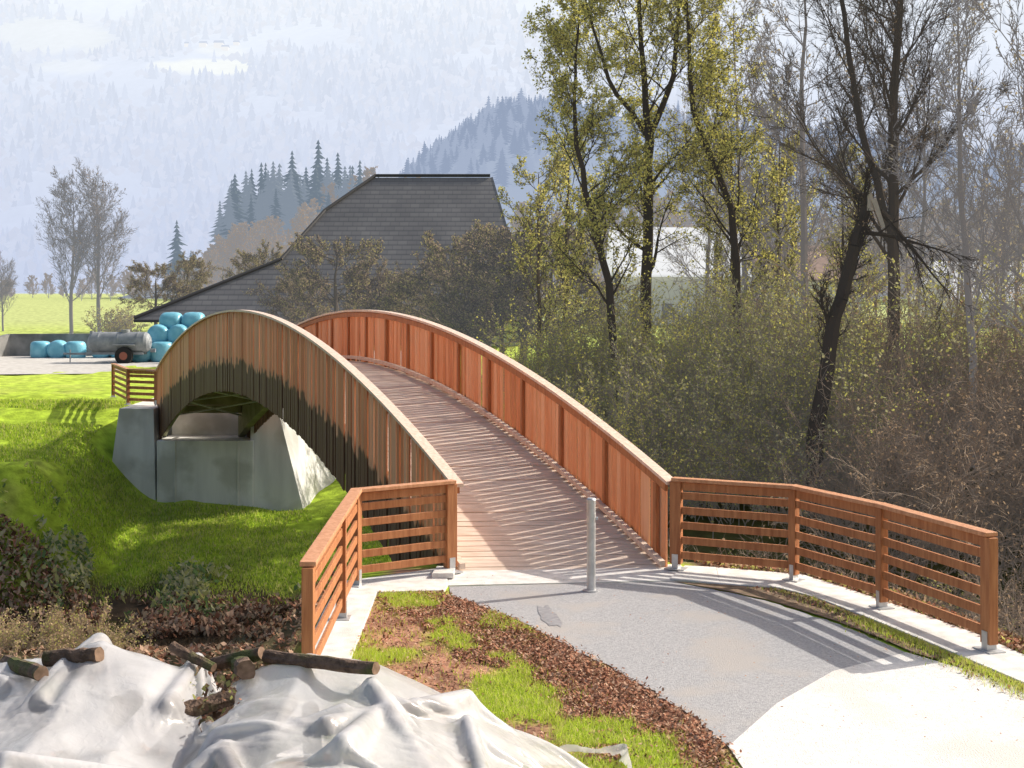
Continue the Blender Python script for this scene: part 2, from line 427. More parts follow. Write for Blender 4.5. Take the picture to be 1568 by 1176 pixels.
for side, B0, inw in (('left', L0, 1), ('right', R0, -1)):
    sweep(B0, 1.16, 1.205, -.075, .085, inw, side+'_handrail', capM, ts=(-.003,1.003))
    sweep(B0, 1.04, 1.14, .016, .06, inw, side+'_upper_rail', railM)
    sweep(B0, 0, -.10, .03, .26, inw, side+'_glulam_beam', beamM, skirtlo=.22)
    sweep(B0, .05, .12, .06, .14, inw, side+'_kick_rail', deckM)
    b = MB()
    for k in range(19):
        t = .01+.98*k/18; p = B0+DV*t+pv*inw*.045
        a = p-tv*.04; c_ = p+tv*.04
        b.bar(a, c_, .05, zd(t)-.1, zd(t)+1.04)
    b.obj(side+'_parapet_posts', [railM], bridge)
b = MB(); s = 0
inA = .03
while s < LEN-.1:
    wd = .136; t0 = s/LEN; t1 = (s+wd)/LEN; zz = rng.uniform(-.006,.006)
    a0 = L0+DV*t0+pv*inA; b0 = R0+DV*t0-pv*inA; a1 = L0+DV*t1+pv*inA; b1 = R0+DV*t1-pv*inA
    z0, z1 = zd(t0)+zz, zd(t1)+zz
    b.hexa([(*a0,z0-.05),(*b0,z0-.05),(*b1,z1-.05),(*a1,z1-.05),(*a0,z0),(*b0,z0),(*b1,z1),(*a1,z1)])
    s += wd+.014
b.obj('deck_planks', [deckM], bridge)
b = MB()
for k in range(21):
    t = .02+.96*k/20; a = L0+DV*t+pv*.27; c_ = R0+DV*t-pv*.27; z = zd(t)
    b.bar(a, c_, .14, z-.34, z-.10)
for off in (.75, 1.35, 1.95):
    for k in range(40):
        t0 = k/40; t1 = (k+1)/40
        b.bar(L0+DV*t0+pv*off, L0+DV*t1+pv*off, .12, zd(t0)-.09, zd(t0)-.056, zd(t1)-.09, zd(t1)-.056)
b.obj('cross_beams', [beamM], bridge)
b = MB()
for k in range(0,20,2):
    ta, tb = .02+.96*k/20, .02+.96*(k+2)/20; za, zb_ = zd(ta)-.42, zd(tb)-.42
    la, lb = L0+DV*ta+pv*.3, L0+DV*tb+pv*.3; ra_, rb_ = R0+DV*ta-pv*.3, R0+DV*tb-pv*.3
    b.cyl((*la,za),(*rb_,zb_),.03,n=8); b.cyl((*ra_,za-.03),(*lb,zb_-.03),.03,n=8)
b.obj('steel_bracing', [galv], bridge)

# railings
def railing(name, pts, h=1.2, z=0.035):
    root = empty(name)
    b = MB(); st = MB(); cp = MB()
    for i in range(len(pts)-1):
        a = np.array(pts[i], float); c_ = np.array(pts[i+1], float)
        for zb in (.14,.335,.53,.725,.92):
            b.bar(a, c_, .035, z+zb, z+zb+.095)
        b.bar(a, c_, .03, z+1.04, z+1.145)
        d = (c_-a)/np.hypot(*(c_-a))
        cp.bar(a-d*.05, c_+d*.04, .145+.002*i, z+h-.045+.001*i, z+h+.001*i)
    for i, p in enumerate(pts):
        q = np.array(pts[min(i+1, len(pts)-1)], float)-np.array(pts[max(i-1,0)], float); q /= np.hypot(*q)
        e = .075 if i in (0, len(pts)-1) else .05
        p = np.array(p, float)
        b.bar(p-q*e, p+q*e, .105, z+.07, z+h-.05)
        st.bar(p-q*(e*.55), p+q*(e*.55), .12, z, z+.2)
        st.bar(p-q*(e+.06), p+q*(e+.06), .2, z, z+.012)
    b.obj('posts_and_bars', [railM], root, bevel=.006); st.obj('steel_post_feet', [galv], root)
    cp.obj('handrail_cap', [capM2], root, bevel=.006)
    return root
railing('wooden_railing', [(2.16,17.18),(3.56,16.5),(4.26,15.05),(4.84,13.25)])
railing('wooden_railing', [(-.80,16.95),(-1.93,16.2),(-1.90,14.55),(-1.84,11.8)])
railing('wooden_railing', [(-11.6,42.65),(-12.7,43.2),(-14.2,46.5)], z=-.02)
railing('wooden_railing', [(-8.5,42.9),(-7.2,43.6),(-6.3,46.5)], z=-.02)

# bollard
bol = MB(); bx, by = .97, 16.0
bol.cyl((bx,by,.01),(bx,by,.03),.10,n=24); bol.cyl((bx,by,.03),(bx,by,1.13),.055,n=24); bol.cyl((bx,by,1.13),(bx,by,1.15),.06,.045,n=24)
bol.cyl((bx,by,.93),(bx,by,.97),.058,n=24); bol.cyl((bx+.06,by,.9),(bx+.085,by,.9),.02,n=10)
bol.obj('steel_bollard', [galv])

# abutments
acon = mat('abutment_concrete', (.62,.61,.59), (.80,.79,.76), 1.0, rough=.85, bump=.3, bscale=25, stretch=(2,2,.3), cc=(.53,.52,.48), cscale=.7)
ab = MB()
ab.box(-11.25,-8.2,41.36,46,-5.5,-1.0)
ab.box(-11.2,-8.25,43.0,46,-.998,-.06)
ab.hexa([(-13.15,41.25,-5.5),(-11.2,41.25,-5.5),(-11.2,46.5,-5.5),(-13.6,46.5,-5.5),
         (-12.5,41.55,0),(-11.4,41.55,0),(-11.4,46.5,0),(-12.6,46.5,0)])
ab.hexa([(-8.4,41.25,-5.5),(-6.0,41.25,-5.5),(-4.6,46.5,-5.5),(-8.4,46.5,-5.5),
         (-8.3,41.55,0),(-7.45,41.55,0),(-7.0,46.5,0),(-8.3,46.5,0)])
ab.box(-10.7,-10.64,41.33,41.36,-5,-1.0); ab.box(-8.72,-8.64,41.33,41.36,-5,-1.0)
ab.obj('concrete_abutment', [acon], bevel=.02)
nb = MB(); nb.slab([(-.95,17.25),(2.3,17.4),(2.3,18.1),(-1.2,18.0)], -5.5, -.2); nb.slab([(-2.12,16.4),(-1.0,17.0),(-.95,17.25),(-2.12,17.0)], -5.5, -.01)
nb.obj('concrete_abutment', [acon])

# ------------------------------------------------------------------ plants
class Tree:
    def __init__(s): s.S = []; s.Lf = []
def grow(T, p, d, L, r, lev, cfg, R):
    n = cfg['n'][lev]; st = L/n; px, py, pz = p; dx, dy, dz = d; wd = cfg['w'][lev]; up = cfg['up'][lev]
    mx = cfg['max']
    for i in range(n):
        dx += R.gauss(0, wd); dy += R.gauss(0, wd); dz += R.gauss(0, wd)+up
        l = math.sqrt(dx*dx+dy*dy+dz*dz); dx /= l; dy /= l; dz /= l
        qx, qy, qz = px+dx*st, py+dy*st, pz+dz*st
        ra = r*(1-.8*i/n); rb = r*(1-.8*(i+1)/n)
        T.S.append((px,py,pz,qx,qy,qz,ra,rb))
        if lev < mx:
            if i >= cfg['start'][lev]:
                k = cfg['k'][lev]; kk = int(k)+(1 if R.random() < k-int(k) else 0)
                for _ in range(kk):
                    f = R.random(); cx, cy, cz = px+(qx-px)*f, py+(qy-py)*f, pz+(qz-pz)*f
                    ang = R.uniform(*cfg['ang'])
                    ux, uy, uz = R.gauss(0,1), R.gauss(0,1), R.gauss(0,1)
                    dt = ux*dx+uy*dy+uz*dz; ux -= dt*dx; uy -= dt*dy; uz -= dt*dz
                    ul = math.sqrt(ux*ux+uy*uy+uz*uz)+1e-6; s_, c_ = math.sin(ang)/ul, math.cos(ang)
                    grow(T, (cx,cy,cz), (dx*c_+ux*s_, dy*c_+uy*s_, dz*c_+uz*s_),
                         L*R.uniform(*cfg['ratio'])*(1-.45*i/n), max(rb*.6, cfg['rmin']), lev+1, cfg, R)
        if lev >= mx-1 and cfg['leaf'] > 0:
            m = cfg['leaf']; mm = int(m)+(1 if R.random() < m-int(m) else 0)
            for _ in range(mm):
                f = R.random(); T.Lf.append((px+(qx-px)*f+R.gauss(0,.06), py+(qy-py)*f+R.gauss(0,.06), pz+(qz-pz)*f+R.gauss(0,.06)))
        px, py, pz = qx, qy, qz
def trunk(T, pts, cfg, R, nl, zs, llen, out=(.5,1.1), lr=.35, taper=.55):
    for a, b_ in zip(pts[:-1], pts[1:]):
        n = 4; pa = a
        for i in range(1, n+1):
            f = i/n; j = .03 if i < n else 0
            q = tuple(a[k]+(b_[k]-a[k])*f+(R.gauss(0,j) if k < 2 else 0) for k in range(4))
            T.S.append((pa[0],pa[1],pa[2],q[0],q[1],q[2],pa[3],q[3])); pa = q
    zlo = zs; zhi = pts[-1][2]
    for i in range(nl):
        z = zlo+(zhi-zlo)*((i+R.random())/nl)
        for a, b_ in zip(pts[:-1], pts[1:]):
            if a[2] <= z <= b_[2]:
                f = (z-a[2])/(b_[2]-a[2]); c_ = [a[k]+(b_[k]-a[k])*f for k in range(4)]
                az = R.uniform(0, 2*math.pi); e = R.uniform(*out)
                fr = (z-zlo)/(zhi-zlo)
                grow(T, c_[:3], (math.cos(az)*math.cos(e), math.sin(az)*math.cos(e), math.sin(e)),
                     llen*R.uniform(.7,1.15)*(1-taper*fr), max(c_[3]*lr, .02), 0, cfg, R); break
def tree_mesh(name, T, mats, leaf=.08):
    S_ = np.array(T.S); P0 = S_[:, :3]; P1 = S_[:, 3:6]; r0 = S_[:, 6]; r1 = S_[:, 7]
    Vs, Qs, Ms = [], [], []; base = 0
    for thick, ns in ((False, 3), (True, 7)):
        mk = (r0 > .045) == thick
        if not mk.any(): continue
        a, b_, ra, rb = P0[mk], P1[mk], r0[mk], r1[mk]
        d = b_-a; d /= np.linalg.norm(d, axis=1)[:, None]+1e-9
        u = np.cross(d, np.array([.31,.87,.39])); u /= np.linalg.norm(u, axis=1)[:, None]+1e-9; w_ = np.cross(d, u)
        n = len(a); vv = np.zeros((n, 2*ns, 3))
        for k in range(ns):
            an = 2*math.pi*k/ns; o = u*math.cos(an)+w_*math.sin(an)
            vv[:, k] = a+o*ra[:, None]; vv[:, ns+k] = b_+o*rb[:, None]
        ix = base+np.arange(n)[:, None]*2*ns
        for k in range(ns):
            j = (k+1) % ns; Qs.append(np.concatenate([ix+k, ix+j, ix+ns+j, ix+ns+k], 1))
        Ms += [np.zeros(n*ns, int)]; Vs.append(vv.reshape(-1, 3)); base += n*2*ns
    if T.Lf:
        c_ = np.array(T.Lf); n = len(c_); u = nr.normal(size=(n,3)); u /= np.linalg.norm(u, axis=1)[:, None]
        v = np.cross(u, nr.normal(size=(n,3))); v /= np.linalg.norm(v, axis=1)[:, None]
        s = (leaf*nr.uniform(.6,1.3,n))[:, None]
        vv = np.stack([c_-u*s*.5, c_+v*s*.32, c_+u*s*.5, c_-v*s*.32], 1)
        ix = base+np.arange(n)[:, None]*4; Qs.append(np.concatenate([ix,ix+1,ix+2,ix+3], 1))
        Vs.append(vv.reshape(-1,3)); mi = 1+(nr.rand(n)*(len(mats)-1)).astype(int); Ms.append(mi)
    return np_mesh(name, np.concatenate(Vs), np.concatenate(Qs), mats, np.concatenate(Ms), link=False)
R = random.Random(3)
VG = (.50,.50,.50)  # veiling-glare tint that bark materials emit
def barkm(name, c, hz=.05, haze=VG): return leafm(name, c, 0, haze, hz)
bark = barkm('bark', (.075,.06,.048), .025)
barkG = barkm('bark_grey', (.33,.29,.24), .045)
barkB = barkm('bark_brown', (.34,.265,.20), .05)
lfY = leafm('leaf_yellow_green', (.72,.66,.15), .6, (.62,.60,.36), .09)  # warm emission paints a backlit glow into these leaves
lfG = leafm('leaf_olive', (.50,.50,.14), .5, hz=.04)
lfS = leafm('leaf_sage', (.48,.47,.24), .45, hz=.06)
lfB = leafm('leaf_brown', (.42,.30,.19), .4, hz=.04)
lfT = leafm('leaf_tan', (.55,.42,.26), .4, hz=.02)
big = dict(n=[7,5,4,2], w=[.13,.16,.2,.2], up=[.05,.05,.03,.0], k=[1.5,1.5,1.6], start=[1,1,0], ang=(.45,1.05), ratio=(.4,.62), rmin=.008, max=3, leaf=.72)
def put(name, T, mats, leaf): return add_obj(name, tree_mesh(name, T, mats, leaf))
T = Tree()
trunk(T, [(4.65,45,-.6,.24),(4.6,45,3.2,.2),(4.7,45,7.4,.17),(4.75,45,9.1,.16)], big, R, 8, 4.0, 3.8)
trunk(T, [(4.75,45,9.1,.13),(4.45,45,12.2,.09),(4.3,45.2,17,.03)], big, R, 12, 9.4, 4.0)
trunk(T, [(4.75,45,9.1,.12),(5.6,45.3,11.2,.09),(6.1,45.6,16.5,.03)], big, R, 11, 9.6, 3.8)
trunk(T, [(4.7,45,9.0,.10),(3.3,44.7,11.0,.07),(2.3,44.5,14.5,.02)], big, R, 11, 9.2, 3.6)
put('alder_tree', T, [bark, lfY, lfY, lfG], .095)
T = Tree()
trunk(T, [(3.5,43,-.8,.15),(3.2,43,4,.13),(2.4,43,7,.1),(2.05,43,10,.06),(2.2,43,13,.03)], big, R, 25, 3.0, 3.3)
put('alder_tree', T, [bark, lfY, lfY, lfG], .095)
T = Tree()
trunk(T, [(7.7,44,-.8,.18),(7.6,44,3,.15),(7.4,44,6.5,.12),(6.1,44,9.8,.09),(5.8,44,15,.03)], big, R, 22, 4, 3.5)
put('alder_tree', T, [bark, lfY, lfY, lfG], .095)
bare = dict(n=[8,6,4,2], w=[.09,.12,.16,.2], up=[.09,.07,.04,.02], k=[1.8,1.7,1.6], start=[1,1,0], ang=(.3,.8), ratio=(.38,.6), rmin=.008, max=3, leaf=.01)
T = Tree(); barkD = barkm('bark_dark', (.12,.095,.075), .04)
trunk(T, [(12.2,42,-1,.24),(12.3,42,4,.2),(12.25,42,9,.15),(12.5,42,14,.1),(12.6,42,19,.03)], bare, R, 34, 4, 6.0, out=(.4,1.1), taper=.4)
trunk(T, [(12.25,42,5.5,.14),(11.3,42.3,9,.11),(10.6,42.6,14,.07),(10.4,42.6,18,.03)], bare, R, 16, 7, 4.2, out=(.4,1.1), taper=.4)
put('bare_tree', T, [barkD, lfB], .09)
T = Tree()
trunk(T, [(8.5,37,-2.6,.27),(8.65,37,0,.24),(9.15,37,3.0,.2),(9.7,37,5,.17),(10.15,37,6.5,.13)], bare, R, 8, 1.5, 2.4)
drp = dict(bare, up=[-.12,-.06,-.03,0], k=[1.3,1.2,1.2])
grow(T, (10.1,37,6.3), (.5,-.2,-.4), 3.6, .08, 0, drp, R)
grow(T, (9.8,37,5.4), (.9,-.1,.1), 3.0, .07, 0, drp, R)
put('broken_snag_tree', T, [bark, lfB], .09)
b = MB(); pw = mat('split_wood', (.56,.49,.42), (.70,.63,.55), 6)
b.hexa([(10.02,36.8,6.0),(10.22,36.8,6.0),(10.22,37.05,6.0),(10.02,37.1,6.0),(10.05,36.85,6.85),(10.12,36.85,6.8),(10.1,37.0,6.85),(10.06,37,6.9)])
b.hexa([(10.40,36.75,5.5),(10.50,36.75,5.55),(10.50,36.85,5.55),(10.40,36.85,5.5),(10.12,36.78,6.3),(10.26,36.78,6.35),(10.24,36.95,6.35),(10.10,36.95,6.3)])
b.obj('broken_branch_stub', [pw], bpy.data.objects['broken_snag_tree'])

def variant(name, mats, leaf, h, cfg, nl, zs, llen, tr=.14, out=(.4,1.1)):
    T = Tree(); lean = R.uniform(-.6,.6)
    trunk(T, [(0,0,-.5,tr),(lean*.2,0,h*.3,tr*.85),(lean*.6,lean*.3,h*.6,tr*.55),(lean,0,h,.02)], cfg, R, nl, zs, llen, out)
    return tree_mesh(name, T, mats, leaf)
mid = dict(bare, n=[6,5,3,2], k=[1.5,1.4,1.2], leaf=.06, rmin=.011)
midL = dict(bare, n=[6,5,3,2], k=[1.5,1.4,1.2], leaf=.5, rmin=.01)
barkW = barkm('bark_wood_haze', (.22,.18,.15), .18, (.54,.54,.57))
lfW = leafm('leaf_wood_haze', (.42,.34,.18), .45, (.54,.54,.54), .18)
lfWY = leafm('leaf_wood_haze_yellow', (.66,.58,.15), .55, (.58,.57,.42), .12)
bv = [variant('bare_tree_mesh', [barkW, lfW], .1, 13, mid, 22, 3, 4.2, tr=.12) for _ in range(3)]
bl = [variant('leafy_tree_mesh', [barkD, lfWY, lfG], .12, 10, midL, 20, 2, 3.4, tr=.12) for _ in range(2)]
shc = dict(n=[6,4,2], w=[.10,.16,.22], up=[.0,.03,.02], k=[2.0,1.7], start=[1,0], ang=(.3,.8), ratio=(.3,.5), rmin=.0085, max=2, leaf=1.0)
def shrub(name, mats, leaf, h, stems, cfg, spread=.5, base=.5):
    T = Tree()
    for i in range(stems):
        az = R.uniform(0, 6.283); e = R.uniform(1.57-spread*1.6, 1.5)
        p = (R.gauss(0,base), R.gauss(0,base), -.2)
        grow(T, p, (math.cos(az)*math.cos(e), math.sin(az)*math.cos(e), math.sin(e)), h*R.uniform(.6,1.1), .022, 0, cfg, R)
    return tree_mesh(name, T, mats, leaf)
sw = [shrub('willow_shrub_mesh', [barkG, lfS, lfG], .095, 4.6, 24, shc) for _ in range(2)]+[shrub('willow_shrub_mesh', [barkG, lfG, lfY], .095, 4.6, 24, shc)]
sb = [shrub('brown_shrub_mesh', [barkB, lfB], .08, 4.4, 30, dict(shc, leaf=.22, up=[-.03,-.03,-.06])) for _ in range(2)]
sd = [shrub('bramble_mesh', [barkB, lfB, lfG], .08, 2.2, 28, dict(shc, leaf=.9, up=[-.05,.0,0]), spread=.7, base=.8) for _ in range(2)]
barkT = barkm('bark_tan', (.42,.32,.22), .02)
st_ = [shrub('dry_bramble_mesh', [barkT, lfT, lfB, lfG], .10, 2.2, 26, dict(shc, leaf=.8, up=[-.05,.0,0]), spread=.7, base=.8) for _ in range(2)]

def scatter(rootname, meshes, pts, childname):
    root = empty(rootname)
    for (x, y, s) in pts:
        z = float(height(np.array([x]), np.array([y]))[0])
        add_obj(childname, R.choice(meshes), root, (x, y, z), R.uniform(0, 6.28), s)
    return root
def px2x(px, D): return (px-784)*D/2000
pts = []
for i in range(40):
    D = R.uniform(36, 47); px = R.uniform(810, 1290); pts.append((px2x(px, D), D, R.uniform(.75,1.10)*(.8 if px < 880 else 1)))
scatter('willow_thicket', sw, pts, 'willow_shrub')
pts = []
for i in range(34):
    D = R.uniform(34, 46); px = R.uniform(1240, 1760); pts.append((px2x(px, D), D, R.uniform(.9,1.35)))
scatter('brown_thicket', sb+sb+sw[:1], pts, 'brown_shrub')
pts = []
for i in range(44):
    D = R.uniform(21, 32); px = R.uniform(1060, 1750); x = px2x(px, D)
    if x < 3.2: continue
    pts.append((x, D, R.uniform(.7,1.1)))
scatter('riverbank_bramble', sd+sb[:1], [(x,y,s*.9) for x,y,s in pts], 'bramble')
pts = []
for i in range(24):
    D = R.uniform(13.6, 20); px = R.uniform(-120, 220); pts.append((px2x(px, D), D, R.uniform(.16,.30)))
scatter('bank_bramble', st_, pts, 'bramble')
pts = []
for i in range(24):
    D = R.uniform(50, 80); px = R.uniform(1080, 1700); pts.append((px2x(px, D), D, R.uniform(.6,1.2)))
scatter('riverside_bare_wood', bv, pts, 'bare_tree')
pts = [(px2x(p, D), D, s) for p, D, s in ((825,48,.85),(865,52,1.0),(1120,52,1.0),(1190,50,.95),(1290,54,.9))]
scatter('riverside_leafy_wood', bl, pts, 'leafy_tree')
for p, D, s in ((1490,40,1.15),(1580,38,1.2),(1230,46,1.3)):
    x = px2x(p, D); add_obj('bare_tree', R.choice(bv), None, (x, D, float(height(np.array([x]),np.array([D]))[0])), R.uniform(0,6), s)
HZ = (.55,.60,.68)
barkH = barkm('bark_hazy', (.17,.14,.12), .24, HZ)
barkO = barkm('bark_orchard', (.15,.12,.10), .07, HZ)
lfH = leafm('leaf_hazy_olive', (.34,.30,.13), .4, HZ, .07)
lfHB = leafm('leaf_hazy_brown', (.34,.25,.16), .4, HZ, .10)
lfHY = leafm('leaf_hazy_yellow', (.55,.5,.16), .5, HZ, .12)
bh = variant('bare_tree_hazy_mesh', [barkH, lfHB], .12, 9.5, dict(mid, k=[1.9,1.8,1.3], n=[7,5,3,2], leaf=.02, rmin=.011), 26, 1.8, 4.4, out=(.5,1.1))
orch = dict(mid, n=[5,5,4,2], k=[2.1,1.9,1.8], up=[.0,.02,.02,0], leaf=.35, rmin=.013)
oh = [variant('orchard_tree_mesh', [barkO, lfH, lfHB], .10, 4.6, orch, 20, 1.2, 3.2, tr=.16, out=(.0,.8)) for _ in range(2)]
def single(name, me, px, D, s):
    x = px2x(px, D); z = float(height(np.array([x]),np.array([D]))[0]); add_obj(name, me, None, (x, D, z), R.uniform(0,6), s)
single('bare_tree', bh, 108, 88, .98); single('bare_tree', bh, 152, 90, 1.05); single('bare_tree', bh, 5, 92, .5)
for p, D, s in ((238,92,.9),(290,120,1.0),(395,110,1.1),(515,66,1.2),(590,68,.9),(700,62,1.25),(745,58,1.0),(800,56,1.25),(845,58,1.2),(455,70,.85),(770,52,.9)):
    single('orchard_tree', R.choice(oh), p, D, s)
single('yellow_bush', shrub('yellow_bush_mesh', [barkH, lfHY, lfHB], .12, 2.2, 24, dict(shc, leaf=1.2)), 180, 84, 1.0)

# ------------------------------------------------------------------ grass blades, leaves
def blades(name, X, Y, h, wd, mats, zoff=0):
    n = len(X); Z = height(X, Y)+zoff
    az = nr.uniform(0, 2*math.pi, n); hh = h*nr.uniform(.5,1.3,n); ln = nr.normal(0,.35,(n,2))*hh[:,None]
    u = np.stack([np.cos(az), np.sin(az), np.zeros(n)], 1)*(wd*nr.uniform(.6,1.3,n))[:,None]*.5
    p = np.stack([X,Y,Z],1); tip = p+np.stack([ln[:,0], ln[:,1], hh],1); midp = p+np.stack([ln[:,0]*.35, ln[:,1]*.35, hh*.6],1)
    V = np.stack([p-u, p+u, midp+u*.7, midp-u*.7, tip+u*.1, tip-u*.1],1).reshape(-1,3)
    ix = np.arange(n)[:,None]*6
    Q = np.concatenate([np.concatenate([ix,ix+1,ix+2,ix+3],1), np.concatenate([ix+3,ix+2,ix+4,ix+5],1)])
    mi = (nr.rand(n)*len(mats)).astype(int); mi = np.concatenate([mi,mi])
    return np_mesh(name, V, Q, mats, mi)
def flakes(name, X, Y, Z, s, mats, tilt=.5):
    n = len(X); az = nr.uniform(0, 6.283, n); u = np.stack([np.cos(az), np.sin(az), nr.normal(0,tilt,n)],1); v = np.stack([-np.sin(az), np.cos(az), nr.normal(0,tilt,n)],1)
    ss = (s*nr.uniform(.5,1.4,n))[:,None]; c_ = np.stack([X,Y,Z],1)
    V = np.stack([c_-u*ss*.5, c_-v*ss*.3, c_+u*ss*.5, c_+v*ss*.3],1).reshape(-1,3); ix = np.arange(n)[:,None]*4
    return np_mesh(name, V, np.concatenate([ix,ix+1,ix+2,ix+3],1), mats, (nr.rand(n)*len(mats)).astype(int))
bedY = [10,10.5,11.1,11.97,12.75,13.64,14.7,15.8]; bedX = [1.7,1.70,1.56,1.25,.91,.48,-.04,-.8]
def inbed(X, Y): return (X > -1.62) & (X < np.interp(Y, bedY, bedX)-.03) & (Y < 15.85)
X = nr.uniform(-1.7,1.8,100000); Y = nr.uniform(9.6,15.9,100000); edge = np.interp(Y, bedY, bedX)-X
k = inbed(X,Y) & (soilmask(X,Y)+nr.normal(0,.28,len(X))+.5*sstep(.7,.1,edge) < .5)
blades('grass', X[k], Y[k], .06, .008, [grassl, grassl, grass2])
lf1 = leafm('litter_red_brown', (.40,.20,.13), .1, hz=.0); lf2 = leafm('litter_tan', (.52,.35,.25), .1, hz=0); lf3 = leafm('litter_dark', (.14,.085,.055), .1, hz=0)
X = nr.uniform(-1.7,1.9,70000); Y = nr.uniform(9.6,15.9,70000); e = np.interp(Y, bedY, bedX)-X
k = (X > -1.62) & (e > nr.normal(-.01,.05,len(X))) & ((soilmask(X,Y) > .4) | (e < .4) | (nr.rand(len(X)) < .12)) & (nr.rand(len(X)) < .16+.84*(e < .8+.6*fbm(X*2,Y*2)))
flakes('bark_mulch', X[k], Y[k], .014+nr.rand(k.sum())*.03, .034, [lf1,lf1,lf2,lf3])
X = nr.uniform(-.8,4.5,420); Y = nr.uniform(10.5,17,420)
flakes('scattered_leaves', X, Y, .027+nr.rand(420)*.008, .022, [lf1,lf2], tilt=.15)
vy = np.array([10.8,12.2,13.5,14.7,15.6,16.1]); vx = np.array([5.15,4.7,4.3,3.9,3.57,3.2])
Y = nr.uniform(10.8,16.1,9000); X = np.interp(Y, vy, vx)-np.abs(nr.normal(0,.13,9000)); k = nr.rand(9000) < np.where(Y > 14.6, .15, .7)
blades('verge_grass', X[k], Y[k], .045, .008, [grassl, grass2], .02)
X = np.interp(Y, vy, vx)-np.abs(nr.normal(0,.16,9000)); k = (nr.rand(9000) < .12)
flakes('verge_leaf_litter', X[k], Y[k], .028+nr.rand(k.sum())*.01, .035, [lf1,lf2,lf3])
n = 110000; Y = nr.uniform(33.8,47,n); X = nr.uniform(-21,-3.5,n); dens = fbm(X*.5,Y*.5)
inab = (X > -13.4) & (X < -5.2) & (Y > 41.2)
k = (dens > .42) & ~inab & ~((Y < 36)&(nr.rand(n) < .5))
blades('bank_grass', X[k], Y[k], .10, .03, [grassl, grassl, grass2, grassD])
n = 6000; px_ = nr.normal(190, 80, n); D_ = nr.uniform(34,37,n); X = px2x(px_, D_); k = fbm(X*.9, D_*.9) > .52; X = X[k]; D_ = D_[k]
flakes('bank_weeds', X, D_, height(X, D_)+nr.uniform(.02,.4,len(X)), .15, [lfG, leafm('weed_leaf', (.14,.24,.07), .3, hz=.02), lfS], tilt=.8)
n = 9000; px_ = nr.uniform(-60, 480, n); D_ = nr.uniform(32.4,35.4,n); X = px2x(px_, D_); k = fbm(X*.9+4, D_*.9) > .45; X = X[k]; D_ = D_[k]
flakes('bank_dead_leaves', X, D_, np.maximum(height(X, D_), -4.9)+nr.uniform(.02,.3,len(X)), .13, [lf1, lf2, lf3, lfB], tilt=.8)
X = nr.uniform(-9,-2.2,14000); Y = nr.uniform(10,17,14000)
flakes('near_bank_litter', X, Y, height(X, Y)+nr.uniform(.01,.06,14000), .06, [lf1, lf2, lf3, lfB], tilt=.6)
Y = nr.uniform(9,18,12000); X = np.interp(Y, [9,11,12.6,13.9,15,16.1,16.85,17.3,18], [5.8,5.6,5.25,4.95,4.55,4.1,3.75,2.7,2.5])+np.abs(nr.normal(.03,.7,12000))
flakes('outer_bank_litter', X, Y, height(X, Y)+nr.uniform(.01,.08,12000), .06, [lf1, lf2, lf3, lfB, lfG], tilt=.7)

# ------------------------------------------------------------------ hills, forest, mountain
X1 = np.arange(-1900, 1901, 7.0); NR = 150; Zr = np.arange(0, NR)
U, W = np.meshgrid(X1, Zr); z = W/(NR-1)*560
def mtn_y(u, z): return 880+z*1.45+(fbm(u*.004+3, z*.006, 3)-.5)*160
MYv = mtn_y(U, z)
Vm = np.stack([U, MYv, z-6], -1).reshape(-1,3); nn = len(X1)
ii = np.arange(len(X1)*NR).reshape(NR, nn); Qm = np.stack([ii[:-1,:-1], ii[:-1,1:], ii[1:,1:], ii[1:,:-1]], -1).reshape(-1,4)
def forestness(u, z): return fbm(u*.009+z*.012+8, z*.022-u*.004, 4)
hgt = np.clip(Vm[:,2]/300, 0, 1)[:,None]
cLo = np.array([.62,.69,.88]); cHi = np.array([.90,.955,1.04])  # haze painted into the mountain colours, whiter towards the top
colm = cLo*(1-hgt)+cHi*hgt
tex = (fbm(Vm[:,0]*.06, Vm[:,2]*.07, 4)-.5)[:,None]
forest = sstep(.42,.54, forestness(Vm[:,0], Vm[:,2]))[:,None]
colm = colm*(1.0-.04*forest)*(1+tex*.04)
def clearing(cx, cz, rx, rz, amt, col=(.97,1.0,.98)):
    global colm
    d = ((Vm[:,0]-cx+(Vm[:,2]-cz)*.6)/rx)**2+((Vm[:,2]-cz)/rz)**2
    t = (1-sstep(.6,1.1,d+(tex[:,0])*1.2))*amt; colm = colm*(1-t[:,None])+np.array(col)*t[:,None]
CL = [(-268,205,52,10),(-262,226,26,9),(-430,245,60,26),(-390,205,36,10)]
clearing(-268, 205, 52, 10, .85); clearing(-262, 226, 26, 9, .5); clearing(-430, 245, 60, 26, .4); clearing(-390, 205, 36, 10, .3)
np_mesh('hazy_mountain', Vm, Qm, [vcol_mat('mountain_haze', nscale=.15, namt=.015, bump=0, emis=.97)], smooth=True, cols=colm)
MV, MQ, MC = [], [], []; base = 0; cnt = 0
